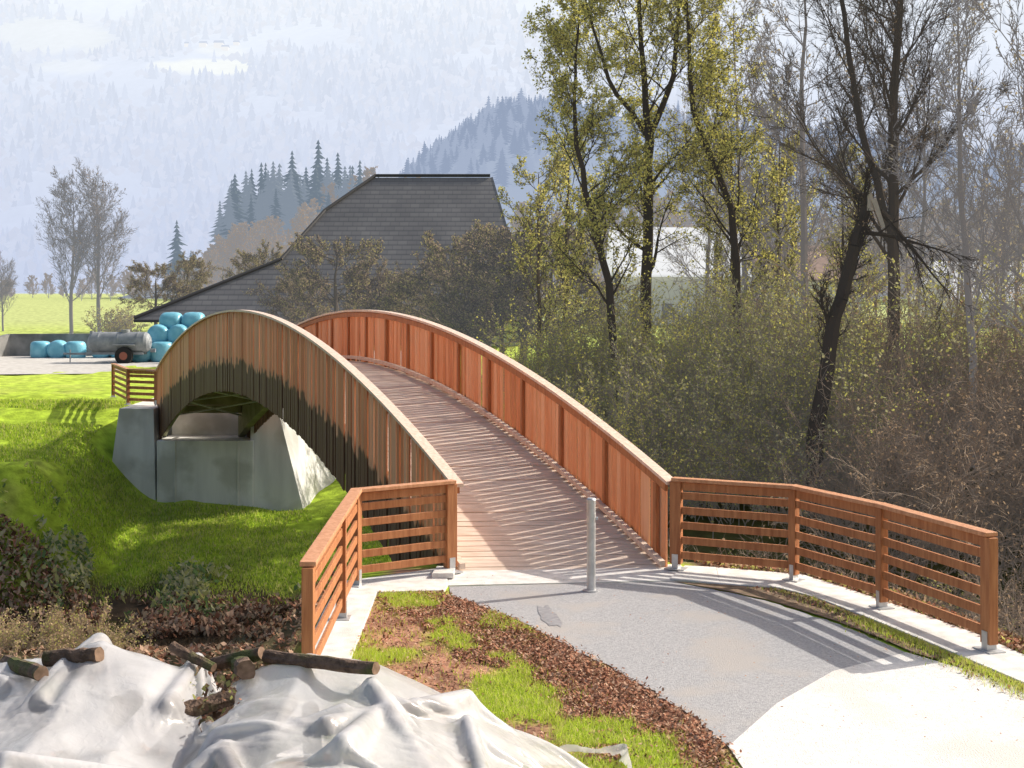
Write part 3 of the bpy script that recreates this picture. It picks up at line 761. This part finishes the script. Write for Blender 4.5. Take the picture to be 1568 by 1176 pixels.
while cnt < 13000:
    if R.random() < .8: u = R.uniform(-620, 60)
    else: u = R.uniform(60, 900)
    zz = R.uniform(2, 430)
    fo = float(forestness(u, zz))
    if fo < .43+R.uniform(-.05,.05): continue
    if any(((u-cx+(zz-cz)*.6)/a_)**2+((zz-cz)/b2)**2 < 1.1 for cx, cz, a_, b2 in CL): continue
    cnt += 1
    y = float(mtn_y(u, zz)); conif = R.random() < .5
    h = R.uniform(8,17) if conif else R.uniform(6,11); r = h*(R.uniform(.2,.32) if conif else R.uniform(.4,.6))
    t = min(1, zz/300); col = (cLo*(1-t)+cHi*t)*(R.uniform(.90,.97) if conif else R.uniform(.94,1.0))*np.array([.985,.99,1.0] if conif else [1.01,.995,.985])  # trees take the same painted haze gradient
    if conif:
        for (f0, f1, rr) in ((0,.55,1),(.3,.8,.72),(.6,1.0,.45)):
            z0 = zz-6+h*f0; z1 = zz-6+h*f1; q = r*rr
            MV += [(u-q,y,z0+R.uniform(-.5,.5)),(u,y-q,z0-.6),(u+q,y,z0+R.uniform(-.5,.5)),(u,y,z1)]
            MQ.append((base,base+1,base+2,base+3)); MC += [col]*4; base += 4
    else:
        for s_ in range(3):
            uu = u+R.uniform(-.5,.5)*r; zc = zz-6+h*R.uniform(.4,.7); q = r*R.uniform(.5,.8)
            MV += [(uu-q,y,zc),(uu,y-q*.5,zc-q*.9),(uu+q,y,zc+R.uniform(-1,1)),(uu+R.uniform(-.3,.3)*q,y,zc+q*.9)]
            MQ.append((base,base+1,base+2,base+3)); MC += [col]*4; base += 4
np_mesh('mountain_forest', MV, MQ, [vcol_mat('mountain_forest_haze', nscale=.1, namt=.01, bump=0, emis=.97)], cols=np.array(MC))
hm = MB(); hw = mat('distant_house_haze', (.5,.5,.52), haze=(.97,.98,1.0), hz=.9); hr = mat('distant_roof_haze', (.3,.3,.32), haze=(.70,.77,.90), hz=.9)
for (x, zz_, s) in ((-284,229,3.2),(-272,231,4),(-262,228,3),(-294,230,2.6),(-252,233,2.6)):
    k = int(np.argmin((Vm[:,0]-x)**2+(Vm[:,2]-zz_)**2)); x, y, z = Vm[k]
    hm.box(x-s, x+s, y-s, y+s, z-5, z+s*.7, 0)
    hm.hexa([(x-s*1.1,y-s*1.1,z+s*.7),(x+s*1.1,y-s*1.1,z+s*.7),(x+s*1.1,y+s*1.1,z+s*.7),(x-s*1.1,y+s*1.1,z+s*.7),(x-s*1.1,y-.1,z+s*1.4),(x+s*1.1,y-.1,z+s*1.4),(x+s*1.1,y+.1,z+s*1.4),(x-s*1.1,y+.1,z+s*1.4)], 1)
hm.obj('mountain_farmhouses', [hw, hr])

def spruces(name, items, mats, rr_=(.22,.30)):
    VV, QQ = [], []; base = 0
    for (x, y, z, h) in items:
        nl = 15; rmax = h*R.uniform(*rr_)
        for k in range(nl):
            f = k/nl; zc = z+h*(.03+.95*f); r = (rmax*(1-f)**.8+.01*h)*R.uniform(.8,1.15); nt_ = 9; top = zc+h*.10*(1-f*.4)
            ph = R.uniform(0,6.28); tips = []
            for i in range(nt_*2):
                a = ph+math.pi*i/nt_; rr = r*(R.uniform(.65,1.25) if i % 2 == 0 else R.uniform(.4,.65))
                tips.append((x+math.cos(a)*rr, y+math.sin(a)*rr, zc-(.045*h*(1-f)*R.uniform(.5,1.3) if i % 2 == 0 else 0)))
            VV.append((x,y,top)); VV.extend(tips)
            m = nt_*2
            for i in range(0, m, 2):
                QQ.append((base, base+1+(i-1)%m, base+1+i, base+1+(i+1)%m))
            base += m+1
    return np_mesh(name, VV, QQ, mats)
def hillmesh(name, xs, top, yc, depth, m, zb=-3):
    VV = []; n = len(xs); rows = 10
    for k in range(rows+1):
        f = k/rows
        for x, t in zip(xs, top):
            VV.append((x, yc-depth*(1-f), zb+(t-zb)*math.sin(f*math.pi/2)+math.sin(x*.11+k)*.6))
    for x, t in zip(xs, top): VV.append((x, yc+depth, zb))
    ii = np.arange((rows+2)*n).reshape(rows+2, n)
    Q = np.stack([ii[:-1,:-1], ii[:-1,1:], ii[1:,1:], ii[1:,:-1]], -1).reshape(-1,4)
    return np_mesh(name, VV, Q, [m], smooth=True)
spF = mat('spruce_far', (.02,.03,.02), None, haze=(.37,.45,.62), hz=.82)  # blue emission paints distance haze over far spruces and hill
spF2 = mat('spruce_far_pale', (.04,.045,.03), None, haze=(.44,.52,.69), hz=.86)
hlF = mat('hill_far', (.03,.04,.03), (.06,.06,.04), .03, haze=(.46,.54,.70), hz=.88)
rx = np.array([-110,-85,-65,-45,-22,0,60,160,300,480]); rz = np.array([-2,22,50,72,88,98,98,84,70,58])
xs = np.arange(-112, 500, 6.0); tops = np.interp(xs, rx, rz)
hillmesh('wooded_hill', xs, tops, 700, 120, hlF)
it = []; it2 = []
for i in range(1300):
    x = R.uniform(-108, 480) if i % 2 else R.uniform(-108, 30); f = R.uniform(.1,1)**.4; t = np.interp(x, rx, rz); y = 700-120*(1-f)
    (it if R.random() < .6 else it2).append((x, y, -3+(t+3)*math.sin(f*math.pi/2)-2, R.uniform(8,15)+(5 if R.random() < .08 else 0)))
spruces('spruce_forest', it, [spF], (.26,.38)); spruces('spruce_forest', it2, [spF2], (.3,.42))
spN = mat('spruce_near', (.02,.035,.025), None, haze=(.28,.35,.44), hz=.60)  # nearer spruces and hill get a thinner painted haze
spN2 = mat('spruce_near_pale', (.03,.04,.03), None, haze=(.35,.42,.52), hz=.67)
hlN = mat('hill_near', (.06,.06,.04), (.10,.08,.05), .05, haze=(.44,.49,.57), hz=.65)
hx = np.array([-105,-85,-70,-60,-45,-30,0,60,200]); hz_ = np.array([0,3,10,17,23,21,17,14,12])
xs = np.arange(-106, 200, 4.0); tops = np.interp(xs, hx, hz_)
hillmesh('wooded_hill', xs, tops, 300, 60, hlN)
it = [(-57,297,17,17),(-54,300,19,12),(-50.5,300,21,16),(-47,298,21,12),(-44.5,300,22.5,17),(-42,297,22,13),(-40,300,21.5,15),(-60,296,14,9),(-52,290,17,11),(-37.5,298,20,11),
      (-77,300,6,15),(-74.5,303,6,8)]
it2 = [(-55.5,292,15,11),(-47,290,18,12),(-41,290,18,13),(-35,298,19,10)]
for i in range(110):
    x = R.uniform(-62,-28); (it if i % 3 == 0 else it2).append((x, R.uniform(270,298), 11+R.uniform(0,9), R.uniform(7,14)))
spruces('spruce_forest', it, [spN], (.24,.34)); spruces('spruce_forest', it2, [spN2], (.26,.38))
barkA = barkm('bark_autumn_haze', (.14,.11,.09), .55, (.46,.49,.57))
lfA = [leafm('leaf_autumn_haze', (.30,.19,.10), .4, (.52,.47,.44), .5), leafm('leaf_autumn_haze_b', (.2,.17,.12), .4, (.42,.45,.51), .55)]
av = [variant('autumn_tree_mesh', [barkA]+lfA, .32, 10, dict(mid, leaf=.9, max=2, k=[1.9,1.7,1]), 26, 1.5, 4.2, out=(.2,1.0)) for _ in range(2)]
root = empty('autumn_wood')
for i in range(150):
    D = R.uniform(150, 285)
    px = R.uniform(300, 1700); x = px2x(px, D)
    hh = np.interp(x, hx, hz_) if D > 238 else 0
    f = max(0, (D-240)/60); zz = 2+hh*math.sin(f*math.pi/2)*.9
    sc_ = R.uniform(.8,1.3)
    if px < 440: zz = min(zz, 4); sc_ *= .7
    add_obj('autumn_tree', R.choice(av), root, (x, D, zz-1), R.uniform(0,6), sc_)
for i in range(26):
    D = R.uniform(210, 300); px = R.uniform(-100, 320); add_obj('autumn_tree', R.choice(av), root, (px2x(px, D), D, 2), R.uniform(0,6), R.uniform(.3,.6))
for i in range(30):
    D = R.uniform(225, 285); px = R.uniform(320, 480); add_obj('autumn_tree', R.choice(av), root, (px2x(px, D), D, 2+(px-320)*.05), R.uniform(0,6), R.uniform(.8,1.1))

# ------------------------------------------------------------------ farm
def roof_mat():
    m, nt, P, out = base_mat('slate_roof'); N, L = nt.nodes, nt.links
    tc = N.new('ShaderNodeTexCoord')
    br = N.new('ShaderNodeTexBrick'); br.inputs['Scale'].default_value = 1
    br.inputs['Brick Width'].default_value = .62; br.inputs['Row Height'].default_value = .46; br.inputs['Mortar Size'].default_value = .05
    br.inputs['Mortar Smooth'].default_value = 1
    br.inputs['Color1'].default_value = (.16,.155,.155,1); br.inputs['Color2'].default_value = (.21,.205,.20,1); br.inputs['Mortar'].default_value = (.12,.12,.125,1)
    wv = N.new('ShaderNodeSeparateXYZ'); L.new(tc.outputs['Object'], wv.inputs[0])
    cb = N.new('ShaderNodeCombineXYZ'); L.new(wv.outputs[0], cb.inputs[0])
    ml = N.new('ShaderNodeMath'); ml.operation = 'MULTIPLY'; ml.inputs[1].default_value = 1.42; L.new(wv.outputs[2], ml.inputs[0]); L.new(ml.outputs[0], cb.inputs[1])
    L.new(cb.outputs[0], br.inputs['Vector'])
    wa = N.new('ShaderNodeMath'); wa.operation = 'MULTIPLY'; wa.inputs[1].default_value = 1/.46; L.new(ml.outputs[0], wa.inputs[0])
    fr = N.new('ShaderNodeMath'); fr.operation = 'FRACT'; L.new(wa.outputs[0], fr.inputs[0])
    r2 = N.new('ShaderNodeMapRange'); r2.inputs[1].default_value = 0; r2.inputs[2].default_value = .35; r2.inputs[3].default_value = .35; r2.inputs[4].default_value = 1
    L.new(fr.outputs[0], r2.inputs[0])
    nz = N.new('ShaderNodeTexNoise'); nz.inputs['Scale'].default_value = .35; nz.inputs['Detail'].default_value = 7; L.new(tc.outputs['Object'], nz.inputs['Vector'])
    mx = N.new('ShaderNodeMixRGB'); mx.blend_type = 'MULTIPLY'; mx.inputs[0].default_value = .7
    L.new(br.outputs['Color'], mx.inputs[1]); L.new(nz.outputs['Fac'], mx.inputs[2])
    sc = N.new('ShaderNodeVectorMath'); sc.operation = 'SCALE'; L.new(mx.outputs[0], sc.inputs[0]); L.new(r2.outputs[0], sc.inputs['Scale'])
    L.new(sc.outputs[0], P.inputs['Base Color']); P.inputs['Roughness'].default_value = .5
    e = N.new('ShaderNodeEmission'); e.inputs['Color'].default_value = (.42,.44,.50,1); ms = N.new('ShaderNodeMixShader'); ms.inputs[0].default_value = .09  # bluish emission paints distance haze over the slates
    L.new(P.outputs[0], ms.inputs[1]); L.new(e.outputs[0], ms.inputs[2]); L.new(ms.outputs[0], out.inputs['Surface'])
    m.cycles.emission_sampling = 'NONE'
    return m
RM = roof_mat()
barn = empty('farm_barn')
b = MB()
F = [(-23.1,79.9,2.05),(-14.8,83.8,5.75),(-12.5,87.3,9.1),(-9.4,89.9,11.65),(-1.5,89.9,11.65),(1.2,79.9,2.05)]
Mf = [(x, 2*89.9-y, z) for x, y, z in F]
b.poly([F[0],F[1],(-14.8,79.9,2.05)]); b.poly([(-14.8,79.9,2.05),F[1],F[2],F[3],F[4],F[5]])
b.poly([Mf[4],Mf[3],Mf[2],Mf[1],Mf[0],Mf[5]])
b.poly([F[0],F[1],Mf[1],Mf[0]]); b.poly([F[1],F[2],Mf[2],Mf[1]]); b.poly([F[2],F[3],Mf[2]]); b.poly([F[4],F[5],Mf[5]])
ro = b.obj('slate_roof', [RM], barn)
sd_ = ro.modifiers.new('s','SOLIDIFY'); sd_.thickness = .18; sd_.offset = 1
b = MB()
for p, q in zip(F[:4], F[1:4]+[F[4]]):
    b.cyl((p[0],p[1]-.05,p[2]+.14),(q[0],q[1]-.05,q[2]+.14),.11,n=8)
b.cyl((F[0][0],F[0][1]-.1,F[0][2]-.05),(F[5][0],F[5][1]-.1,F[5][2]-.05),.09,n=8)
b.obj('verge_ridge_and_gutter', [mat('dark_flashing', (.06,.06,.065))], barn)
b = MB(); dkw = mat('barn_boards', (.07,.055,.045), (.12,.095,.075), 3, stretch=(6,6,.5)); wh = mat('white_render', (.72,.72,.70), (.82,.82,.80), 2)
b.box(-13.5,-4.2,82,97,-.1,2.6,0); b.box(-4.2,.9,81.6,97,-.1,2.6,1)
for x in (-21.5,-19,-16.5,-14): b.box(x-.12,x+.12,80.8,81.04,-.1,2.2,0)
b.box(-22,-14,92,92.3,-.1,3,0)
for x in (-3.2,-1.5): b.box(x-.45,x+.45,81.55,81.63,1.0,1.9,0)
b.obj('barn_walls', [dkw, wh], barn)
glass = mat('window_glass', (.10,.11,.12), rough=.15, haze=(.5,.52,.55), hz=.2)
def house(name, x, y, w_, d_, h, rh, z0, wallm, roofm):
    r = empty(name, (x,y,z0)); b = MB(); b.box(-w_/2,w_/2,-d_/2,d_/2,-3,h)
    b.poly([(-w_/2,-d_/2,h),(-w_/2,d_/2,h),(-w_/2,0,h+rh-.1)]); b.poly([(w_/2,-d_/2,h),(w_/2,d_/2,h),(w_/2,0,h+rh-.1)])
    b.obj('walls', [wallm], r); b = MB(); e = .5
    b.hexa([(-w_/2-e,-d_/2-e,h-.25),(w_/2+e,-d_/2-e,h-.25),(w_/2+e,0,h+rh),(-w_/2-e,0,h+rh),(-w_/2-e,-d_/2-e,h-.1),(w_/2+e,-d_/2-e,h-.1),(w_/2+e,0,h+rh+.15),(-w_/2-e,0,h+rh+.15)])
    b.hexa([(-w_/2-e,d_/2+e,h-.25),(w_/2+e,d_/2+e,h-.25),(w_/2+e,0.01,h+rh),(-w_/2-e,0.01,h+rh),(-w_/2-e,d_/2+e,h-.1),(w_/2+e,d_/2+e,h-.1),(w_/2+e,0.01,h+rh+.15),(-w_/2-e,0.01,h+rh+.15)])
    b.obj('roof', [roofm], r)
    b = MB(); n = int(w_/2.2)
    for fl in range(int(h/2.6)):
        for i in range(n):
            cx = -w_/2+(i+.5)*w_/n; b.box(cx-.4,cx+.4,-d_/2-.03,-d_/2+.02,.9+fl*2.6,2.1+fl*2.6)
    b.obj('windows', [glass], r)
lr = mat('sunlit_roof_glow', (.72,.72,.72), (.8,.8,.8), 1, haze=(.95,.96,.98), hz=.75); brf = mat('brown_roof', (.25,.16,.12), (.32,.21,.16), 2, haze=(.5,.5,.5), hz=.15)  # first roof: sunlit brightness painted as near-white emission
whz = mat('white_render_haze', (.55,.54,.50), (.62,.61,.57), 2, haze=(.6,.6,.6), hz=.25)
house('white_house', 13, 104, 9.5, 9, 4.4, 3.6, .8, whz, lr)
house('white_house', 22, 100, 7, 9, 4.0, 2.4, .8, whz, brf)
house('white_house', 38, 100, 11, 9, 2.8, 2.6, .6, whz, lr)
b = MB(); b.bar((-28.3,73.5),(-21.0,74.2),.35,-.1,1.4); b.bar((-28.3,73.5),(-30.2,69.0),.35,-.1,1.4,-.1,.5); b.bar((-21,74.2),(-21.2,78),.35,-.1,1.4)
b.obj('concrete_retaining_wall', [mat('weathered_concrete', (.20,.20,.195), (.32,.31,.30), 1.5, cc=(.15,.15,.14), cscale=.8)])
blue = mat('blue_wrap', (.16,.48,.62), (.26,.60,.74), 3, rough=.3, bump=.6, bscale=8, spec=.5)
def bale(parent, x, y, z, r=.62, hgt_=1.15, ax_='z', rz=0):
    n, m = 22, 14; VV = []; QQ = []
    for j in range(m+1):
        ph = -math.pi/2+math.pi*j/m
        sr = abs(math.cos(ph))**.38; sz = math.copysign(abs(math.sin(ph))**.55, math.sin(ph))
        for i in range(n):
            a = 2*math.pi*i/n; wob = 1+R.gauss(0,.012)
            q = Vector((math.cos(a)*sr*r*wob, math.sin(a)*sr*r*wob, sz*hgt_/2))
            if ax_ == 'y': q = Vector((q.x, q.z, q.y))
            if ax_ == 'x': q = Vector((q.z, q.x, q.y))
            q = Matrix.Rotation(rz, 3, 'Z') @ q
            VV.append((q.x+x, q.y+y, q.z+z))
    for j in range(m):
        for i in range(n): QQ.append((j*n+i, j*n+(i+1)%n, (j+1)*n+(i+1)%n, (j+1)*n+i))
    np_mesh('wrapped_bale', VV, QQ, [blue], smooth=True, parent=parent)
st = empty('silage_bale_stack')
for i, x in enumerate((-19.4,-18.3,-17.1,-16.0)):
    bale(st, x, 68.6+R.uniform(-.2,.2), .58, rz=R.uniform(-.3,.3), ax_='z' if i % 2 else 'y')
for i, x in enumerate((-18.7,-17.6,-16.5)): bale(st, x, 69.2, 1.45, r=.6, ax_='y', hgt_=1.1, rz=R.uniform(-.4,.4))
for i, x in enumerate((-18.2,-17.0)): bale(st, x, 69.8, 2.1, r=.58, ax_='x', hgt_=1.15, rz=R.uniform(-.3,.3))
for x in (-18.6,-17.2,-15.9): bale(st, x, 70.4, .6)
ro_ = empty('silage_bale_row')
for i, x in enumerate((-26.0,-25.0,-24.0,-22.6,-21.6)): bale(ro_, x, 72.0+R.uniform(-.15,.15), .55, r=.56, ax_='y' if i % 2 else 'z', hgt_=1.0)
tk = empty('slurry_tanker_trailer', (-20.3,67.6,0.02))
gv = mat('tank_steel', (.24,.26,.28), (.36,.38,.40), 3, rough=.6, metal=.2); rub = mat('tyre_rubber', (.025,.025,.025), rough=.9); red = mat('rim_red', (.35,.12,.08), rough=.5)
b = MB()
prf = [(-1.62,.05),(-1.58,.30),(-1.48,.46),(-1.35,.54),(1.35,.54),(1.48,.46),(1.58,.30),(1.62,.05)]
for (a, ra), (c_, rb) in zip(prf[:-1], prf[1:]): b.cyl((a,0,1.12),(c_,0,1.12),ra,rb,n=28,cap=False)
b.obj('tank', [gv], tk, smooth=True)
b = MB()
for x in (-1.0,0,1.0): b.cyl((x-.03,0,1.12),(x+.03,0,1.12),.56,n=28)
b.cyl((.3,0,1.62),(.3,0,1.78),.22,n=16); b.cyl((-1.45,0,1.55),(-1.45,0,1.7),.1,n=12)
b.box(-1.7,1.3,-.35,-.27,.5,.62); b.box(-1.7,1.3,.27,.35,.5,.62); b.box(-2.9,-1.7,-.06,.06,.48,.58); b.bar((-1.7,-.3),(-2.6,0),.07,.48,.58); b.bar((-1.7,.3),(-2.6,0),.07,.48,.58)
b.cyl((-2.6,.1,.02),(-2.6,.1,.75),.035,n=8); b.cyl((1.6,0,.7),(1.85,0,.7),.1,n=12)
b.box(-.15,.95,-.78,-.42,1.0,1.04); b.box(-.15,.95,.42,.78,1.0,1.04)
b.obj('chassis_and_fittings', [gv], tk)
b = MB()
for y in (-.62,.62):
    b.cyl((.4,y-.14,.45),(.4,y+.14,.45),.45,n=26,mi=0); b.cyl((.4,y-.15,.45),(.4,y+.15,.45),.22,n=18,mi=1)
b.obj('wheels', [rub, red], tk, bevel=.03)

# ------------------------------------------------------------------ log pile with a draped plastic sheet
brk = mat('log_bark', (.09,.06,.045), (.20,.135,.10), 14, rough=.95, bump=1, bscale=40, cc=(.09,.10,.035), cscale=3); endw = mat('log_end', (.14,.09,.06), (.26,.17,.12), 20, rough=.9)
lp = empty('log_pile')
HX = [-5.2,-3.5,-3.2,-2.85,-2.4,-2.05,-1.75,-1.45,-.95,-.45,.0,.35,.7,.9]; HZv = [1.13,1.16,1.2,1.31,1.18,.94,1.12,1.24,1.15,.93,.68,.44,.14,0]
PY = [5.6,6.5,7.6,8.5,9.1,9.5,9.95,10.3]; PZ = [.35,.66,.83,.95,1,.9,.3,0]
def pile(x, y): return np.interp(x, HX, HZv)*np.interp(y, PY, PZ)
LOGS = []
for i in range(13):
    x = -4.7+4.7*(i+R.random())/13; y0 = R.uniform(7.2,8.9); an = R.uniform(-1.2,1.2); ln = R.uniform(.8,1.5)
    x1 = x+math.sin(an)*ln; y1 = min(9.45, y0+math.cos(an)*ln)
    r = R.uniform(.05,.085)
    LOGS.append(((x,y0,float(pile(x,y0))-r-R.uniform(-.05,.08)), (x1,y1,float(pile(x1,y1))-r-R.uniform(-.05,.08)), r))
sp = .0215; gx = np.arange(-4.5, .90, sp); gy = np.arange(6.9, 10.25, sp); TX, TY = np.meshgrid(gx, gy)
HS = pile(TX, TY)-.12+(fbm(TX*1.6+4, TY*1.6, 3)-.5)*.18
for p0, p1, r in LOGS:
    d0 = np.array(p0[:2]); d1 = np.array(p1[:2]); dd = d1-d0; L2 = (dd**2).sum()
    t = np.clip(((TX-d0[0])*dd[0]+(TY-d0[1])*dd[1])/L2, 0, 1)
    dist = np.hypot(TX-d0[0]-dd[0]*t, TY-d0[1]-dd[1]*t)
    top = p0[2]+(p1[2]-p0[2])*t+np.sqrt(np.maximum(r*r-dist**2, 0))
    HS = np.where(dist < r+.02, np.maximum(HS, top), HS)
HS = np.maximum(HS, 0)+.012
def hlook(x, y):
    fx = np.clip((x-gx[0])/sp, 0, len(gx)-1.001); fy = np.clip((y-gy[0])/sp, 0, len(gy)-1.001)
    i = fx.astype(int); j = fy.astype(int); u = fx-i; v = fy-j
    return (HS[j,i]*(1-u)+HS[j,i+1]*u)*(1-v)+(HS[j+1,i]*(1-u)+HS[j+1,i+1]*u)*v
rx_, ry_ = TX*.8+TY*.6, TY*.8-TX*.6
P_ = np.stack([TX, TY, HS+.03+.13*fbm(rx_*5+3, ry_*4, 4)], -1)
P_[...,0] += (vnoise(TX*7+9, TY*7)-.5)*.025; P_[...,1] += (vnoise(TX*7+39, TY*7+11)-.5)*.025
fx_ = 1.05+.24*vnoise(TX*1.6+2, TY*1.5)*sstep(.85,.2,TX); fy_ = 1.05+.26*vnoise(TX*1.7+22, TY*1.6+5)
prev = P_.copy(); pin = P_.copy()
def con(A, B, rest, k=1.0):
    d = B-A; L = np.sqrt((d*d).sum(-1))+1e-9
    c_ = (d*((L-rest)/L*.5*k)[...,None]); A += c_; B -= c_
def con_push(A, B, rest, k):
    d = B-A; L = np.sqrt((d*d).sum(-1))+1e-9
    return (d*(np.minimum(L-rest,0)/L*.5*k)[...,None])
for step in range(120):
    vel = (P_-prev)*.93; prev = P_.copy()
    P_ = P_+vel; P_[...,2] -= .0016
    for itn in range(4):
        for s0 in (0,1):
            A = P_[:, s0:-1:2]; B = P_[:, s0+1::2]; m_ = min(A.shape[1], B.shape[1]); con(A[:,:m_], B[:,:m_], sp*fx_[:, s0:-1:2][:, :m_])
            A = P_[s0:-1:2]; B = P_[s0+1::2]; m_ = min(A.shape[0], B.shape[0]); con(A[:m_], B[:m_], sp*fy_[s0:-1:2][:m_])
            dg = sp*np.hypot(fx_, fy_)
            A = P_[:-1,:-1][s0::2]; B = P_[1:,1:][s0::2]; con(A, B, dg[:-1,:-1][s0::2], .35)
            A = P_[:-1,1:][s0::2]; B = P_[1:,:-1][s0::2]; con(A, B, dg[:-1,1:][s0::2], .35)
        c_ = con_push(P_[:,:-3], P_[:,3:], sp*3*fx_[:,:-3]*.95, .12); P_[:,:-3] += c_; P_[:,3:] -= c_
        c_ = con_push(P_[:-3], P_[3:], sp*3*fy_[:-3]*.95, .12); P_[:-3] += c_; P_[3:] -= c_
        P_[0] = pin[0]; P_[-1] = pin[-1]; P_[:,0] = pin[:,0]; P_[:,-1] = pin[:,-1]
    hh_ = hlook(P_[...,0], P_[...,1]); hit = P_[...,2] < hh_
    P_[...,2] = np.where(hit, hh_, P_[...,2])
    for q in (0,1): P_[...,q] = np.where(hit, P_[...,q]*.6+prev[...,q]*.4, P_[...,q])
P_[1:-1,1:-1] = P_[1:-1,1:-1]*.6+.1*(P_[:-2,1:-1]+P_[2:,1:-1]+P_[1:-1,:-2]+P_[1:-1,2:])
P_[...,2] = np.maximum(P_[...,2], hlook(P_[...,0], P_[...,1]))
tm, nt, P, out = base_mat('milky_plastic_sheet'); N, L = nt.nodes, nt.links
P.inputs['Base Color'].default_value = (.84,.84,.87,1); P.inputs['Roughness'].default_value = .18; P.inputs['Specular IOR Level'].default_value = .9
tl = N.new('ShaderNodeBsdfTranslucent'); tl.inputs['Color'].default_value = (.80,.80,.84,1)
tp = N.new('ShaderNodeBsdfTransparent'); tp.inputs['Color'].default_value = (.85,.85,.88,1)
m1 = N.new('ShaderNodeMixShader'); m1.inputs[0].default_value = .42; m2 = N.new('ShaderNodeMixShader')
tc = N.new('ShaderNodeTexCoord'); nz = N.new('ShaderNodeTexNoise'); nz.inputs['Scale'].default_value = 1.8; nz.inputs['Detail'].default_value = 4; nz.inputs['Distortion'].default_value = .6
L.new(tc.outputs['Object'], nz.inputs['Vector'])
mr = N.new('ShaderNodeMapRange'); mr.inputs[1].default_value = .42; mr.inputs[2].default_value = .66; mr.inputs[3].default_value = .06; mr.inputs[4].default_value = .45
L.new(nz.outputs['Fac'], mr.inputs[0]); L.new(mr.outputs[0], m2.inputs[0])
nb_ = N.new('ShaderNodeTexNoise'); nb_.inputs['Scale'].default_value = 16; nb_.inputs['Detail'].default_value = 3; nb_.inputs['Distortion'].default_value = 1
L.new(tc.outputs['Object'], nb_.inputs['Vector'])
bp = N.new('ShaderNodeBump'); bp.inputs['Strength'].default_value = .25; bp.inputs['Distance'].default_value = .02
L.new(nb_.outputs['Fac'], bp.inputs['Height']); L.new(bp.outputs[0], P.inputs['Normal'])
L.new(P.outputs[0], m1.inputs[1]); L.new(tl.outputs[0], m1.inputs[2]); L.new(m1.outputs[0], m2.inputs[1]); L.new(tp.outputs[0], m2.inputs[2]); L.new(m2.outputs[0], out.inputs['Surface'])
nty, ntx = TX.shape; ii = np.arange(ntx*nty).reshape(nty, ntx)
Qt = np.stack([ii[:-1,:-1], ii[:-1,1:], ii[1:,1:], ii[1:,:-1]], -1).reshape(-1,4)
Vt = P_.reshape(-1,3)
qc = Vt[Qt].mean(1); tear = ((qc[:,0]+2.0+(qc[:,1]-8.8)*.25)/.13)**2+((qc[:,1]-8.95)/.6)**2 < 1+(vnoise(qc[:,0]*9,qc[:,1]*9)-.5)
keep = ~tear & (qc[:,2] > .05)
sh_ = np_mesh('plastic_sheet', Vt, Qt[keep], [tm], smooth=True)
def th(x, y):
    d = np.hypot(P_[...,0]-x, P_[...,1]-y); return float(P_[...,2][d < .05].max())
def log(p0, p1, r):
    b = MB(); b.cyl(p0, p1, r, r*.88, n=16, mi=0, capmi=1, jit=.2, rings=9); b.obj('log', [brk, endw], lp)
for p0, p1, r in LOGS:
    b = MB(); b.cyl(p0, p1, r*.84, r*.82, n=14, mi=0, capmi=1, jit=.08, rings=6); b.obj('log', [brk, endw], lp)
for i in range(16):   # lower layers of the pile, seen through the sheet
    x = -4.7+4.9*(i+R.random())/16; y0 = R.uniform(6.8,7.8); y1 = R.uniform(8.9,9.4); a = R.uniform(-.4,.4); r = R.uniform(.06,.09)
    b = MB(); b.cyl((x,y0,max(r,float(pile(x,y0))-.42)), (x+a,y1,max(r,float(pile(x+a,y1))-.42)), r, r*.9, n=14, mi=0, capmi=1, jit=.1, rings=6); b.obj('log', [brk, endw], lp)
def lay(x0, y0, x1, y1, r, dz=0):
    lift = max(th(x0+(x1-x0)*t, y0+(y1-y0)*t)-(th(x0,y0)*(1-t)+th(x1,y1)*t) for t in (0,.2,.4,.6,.8,1))
    log((x0,y0,th(x0,y0)+r*.7+dz+lift*.5), (x1,y1,th(x1,y1)+r*.7+dz+lift*.5), r)
lay(-1.72,9.15,-.90,8.65,.048,-.01)
lay(-3.2,9.0,-2.78,8.8,.055,-.03); log((-3.6,9.3,1.02),(-3.08,8.55,th(-3.08,8.55)+.01),.055)
log((-1.98,9.45,.98),(-1.80,8.85,1.10),.075); log((-2.15,9.4,.98),(-1.76,9.2,1.12),.05); log((-2.2,8.65,.88),(-1.88,8.8,.93),.06)
log((-2.42,9.3,1.14),(-2.08,9.1,1.04),.035); lay(-.02,8.35,.33,8.1,.03)
for i in range(8):
    x = R.uniform(-2.3,-1.75); log((x,R.uniform(7.9,8.4),R.uniform(.5,.7)),(x+R.uniform(-.3,.3),9.35,R.uniform(.6,.80)),R.uniform(.05,.08))
X = nr.normal(-2.0,.12,160); Y = nr.normal(8.95,.25,160); flakes('dry_leaves', X, Y, .82+nr.rand(160)*.18, .04, [lf1,lf3,lfG], tilt=.8)
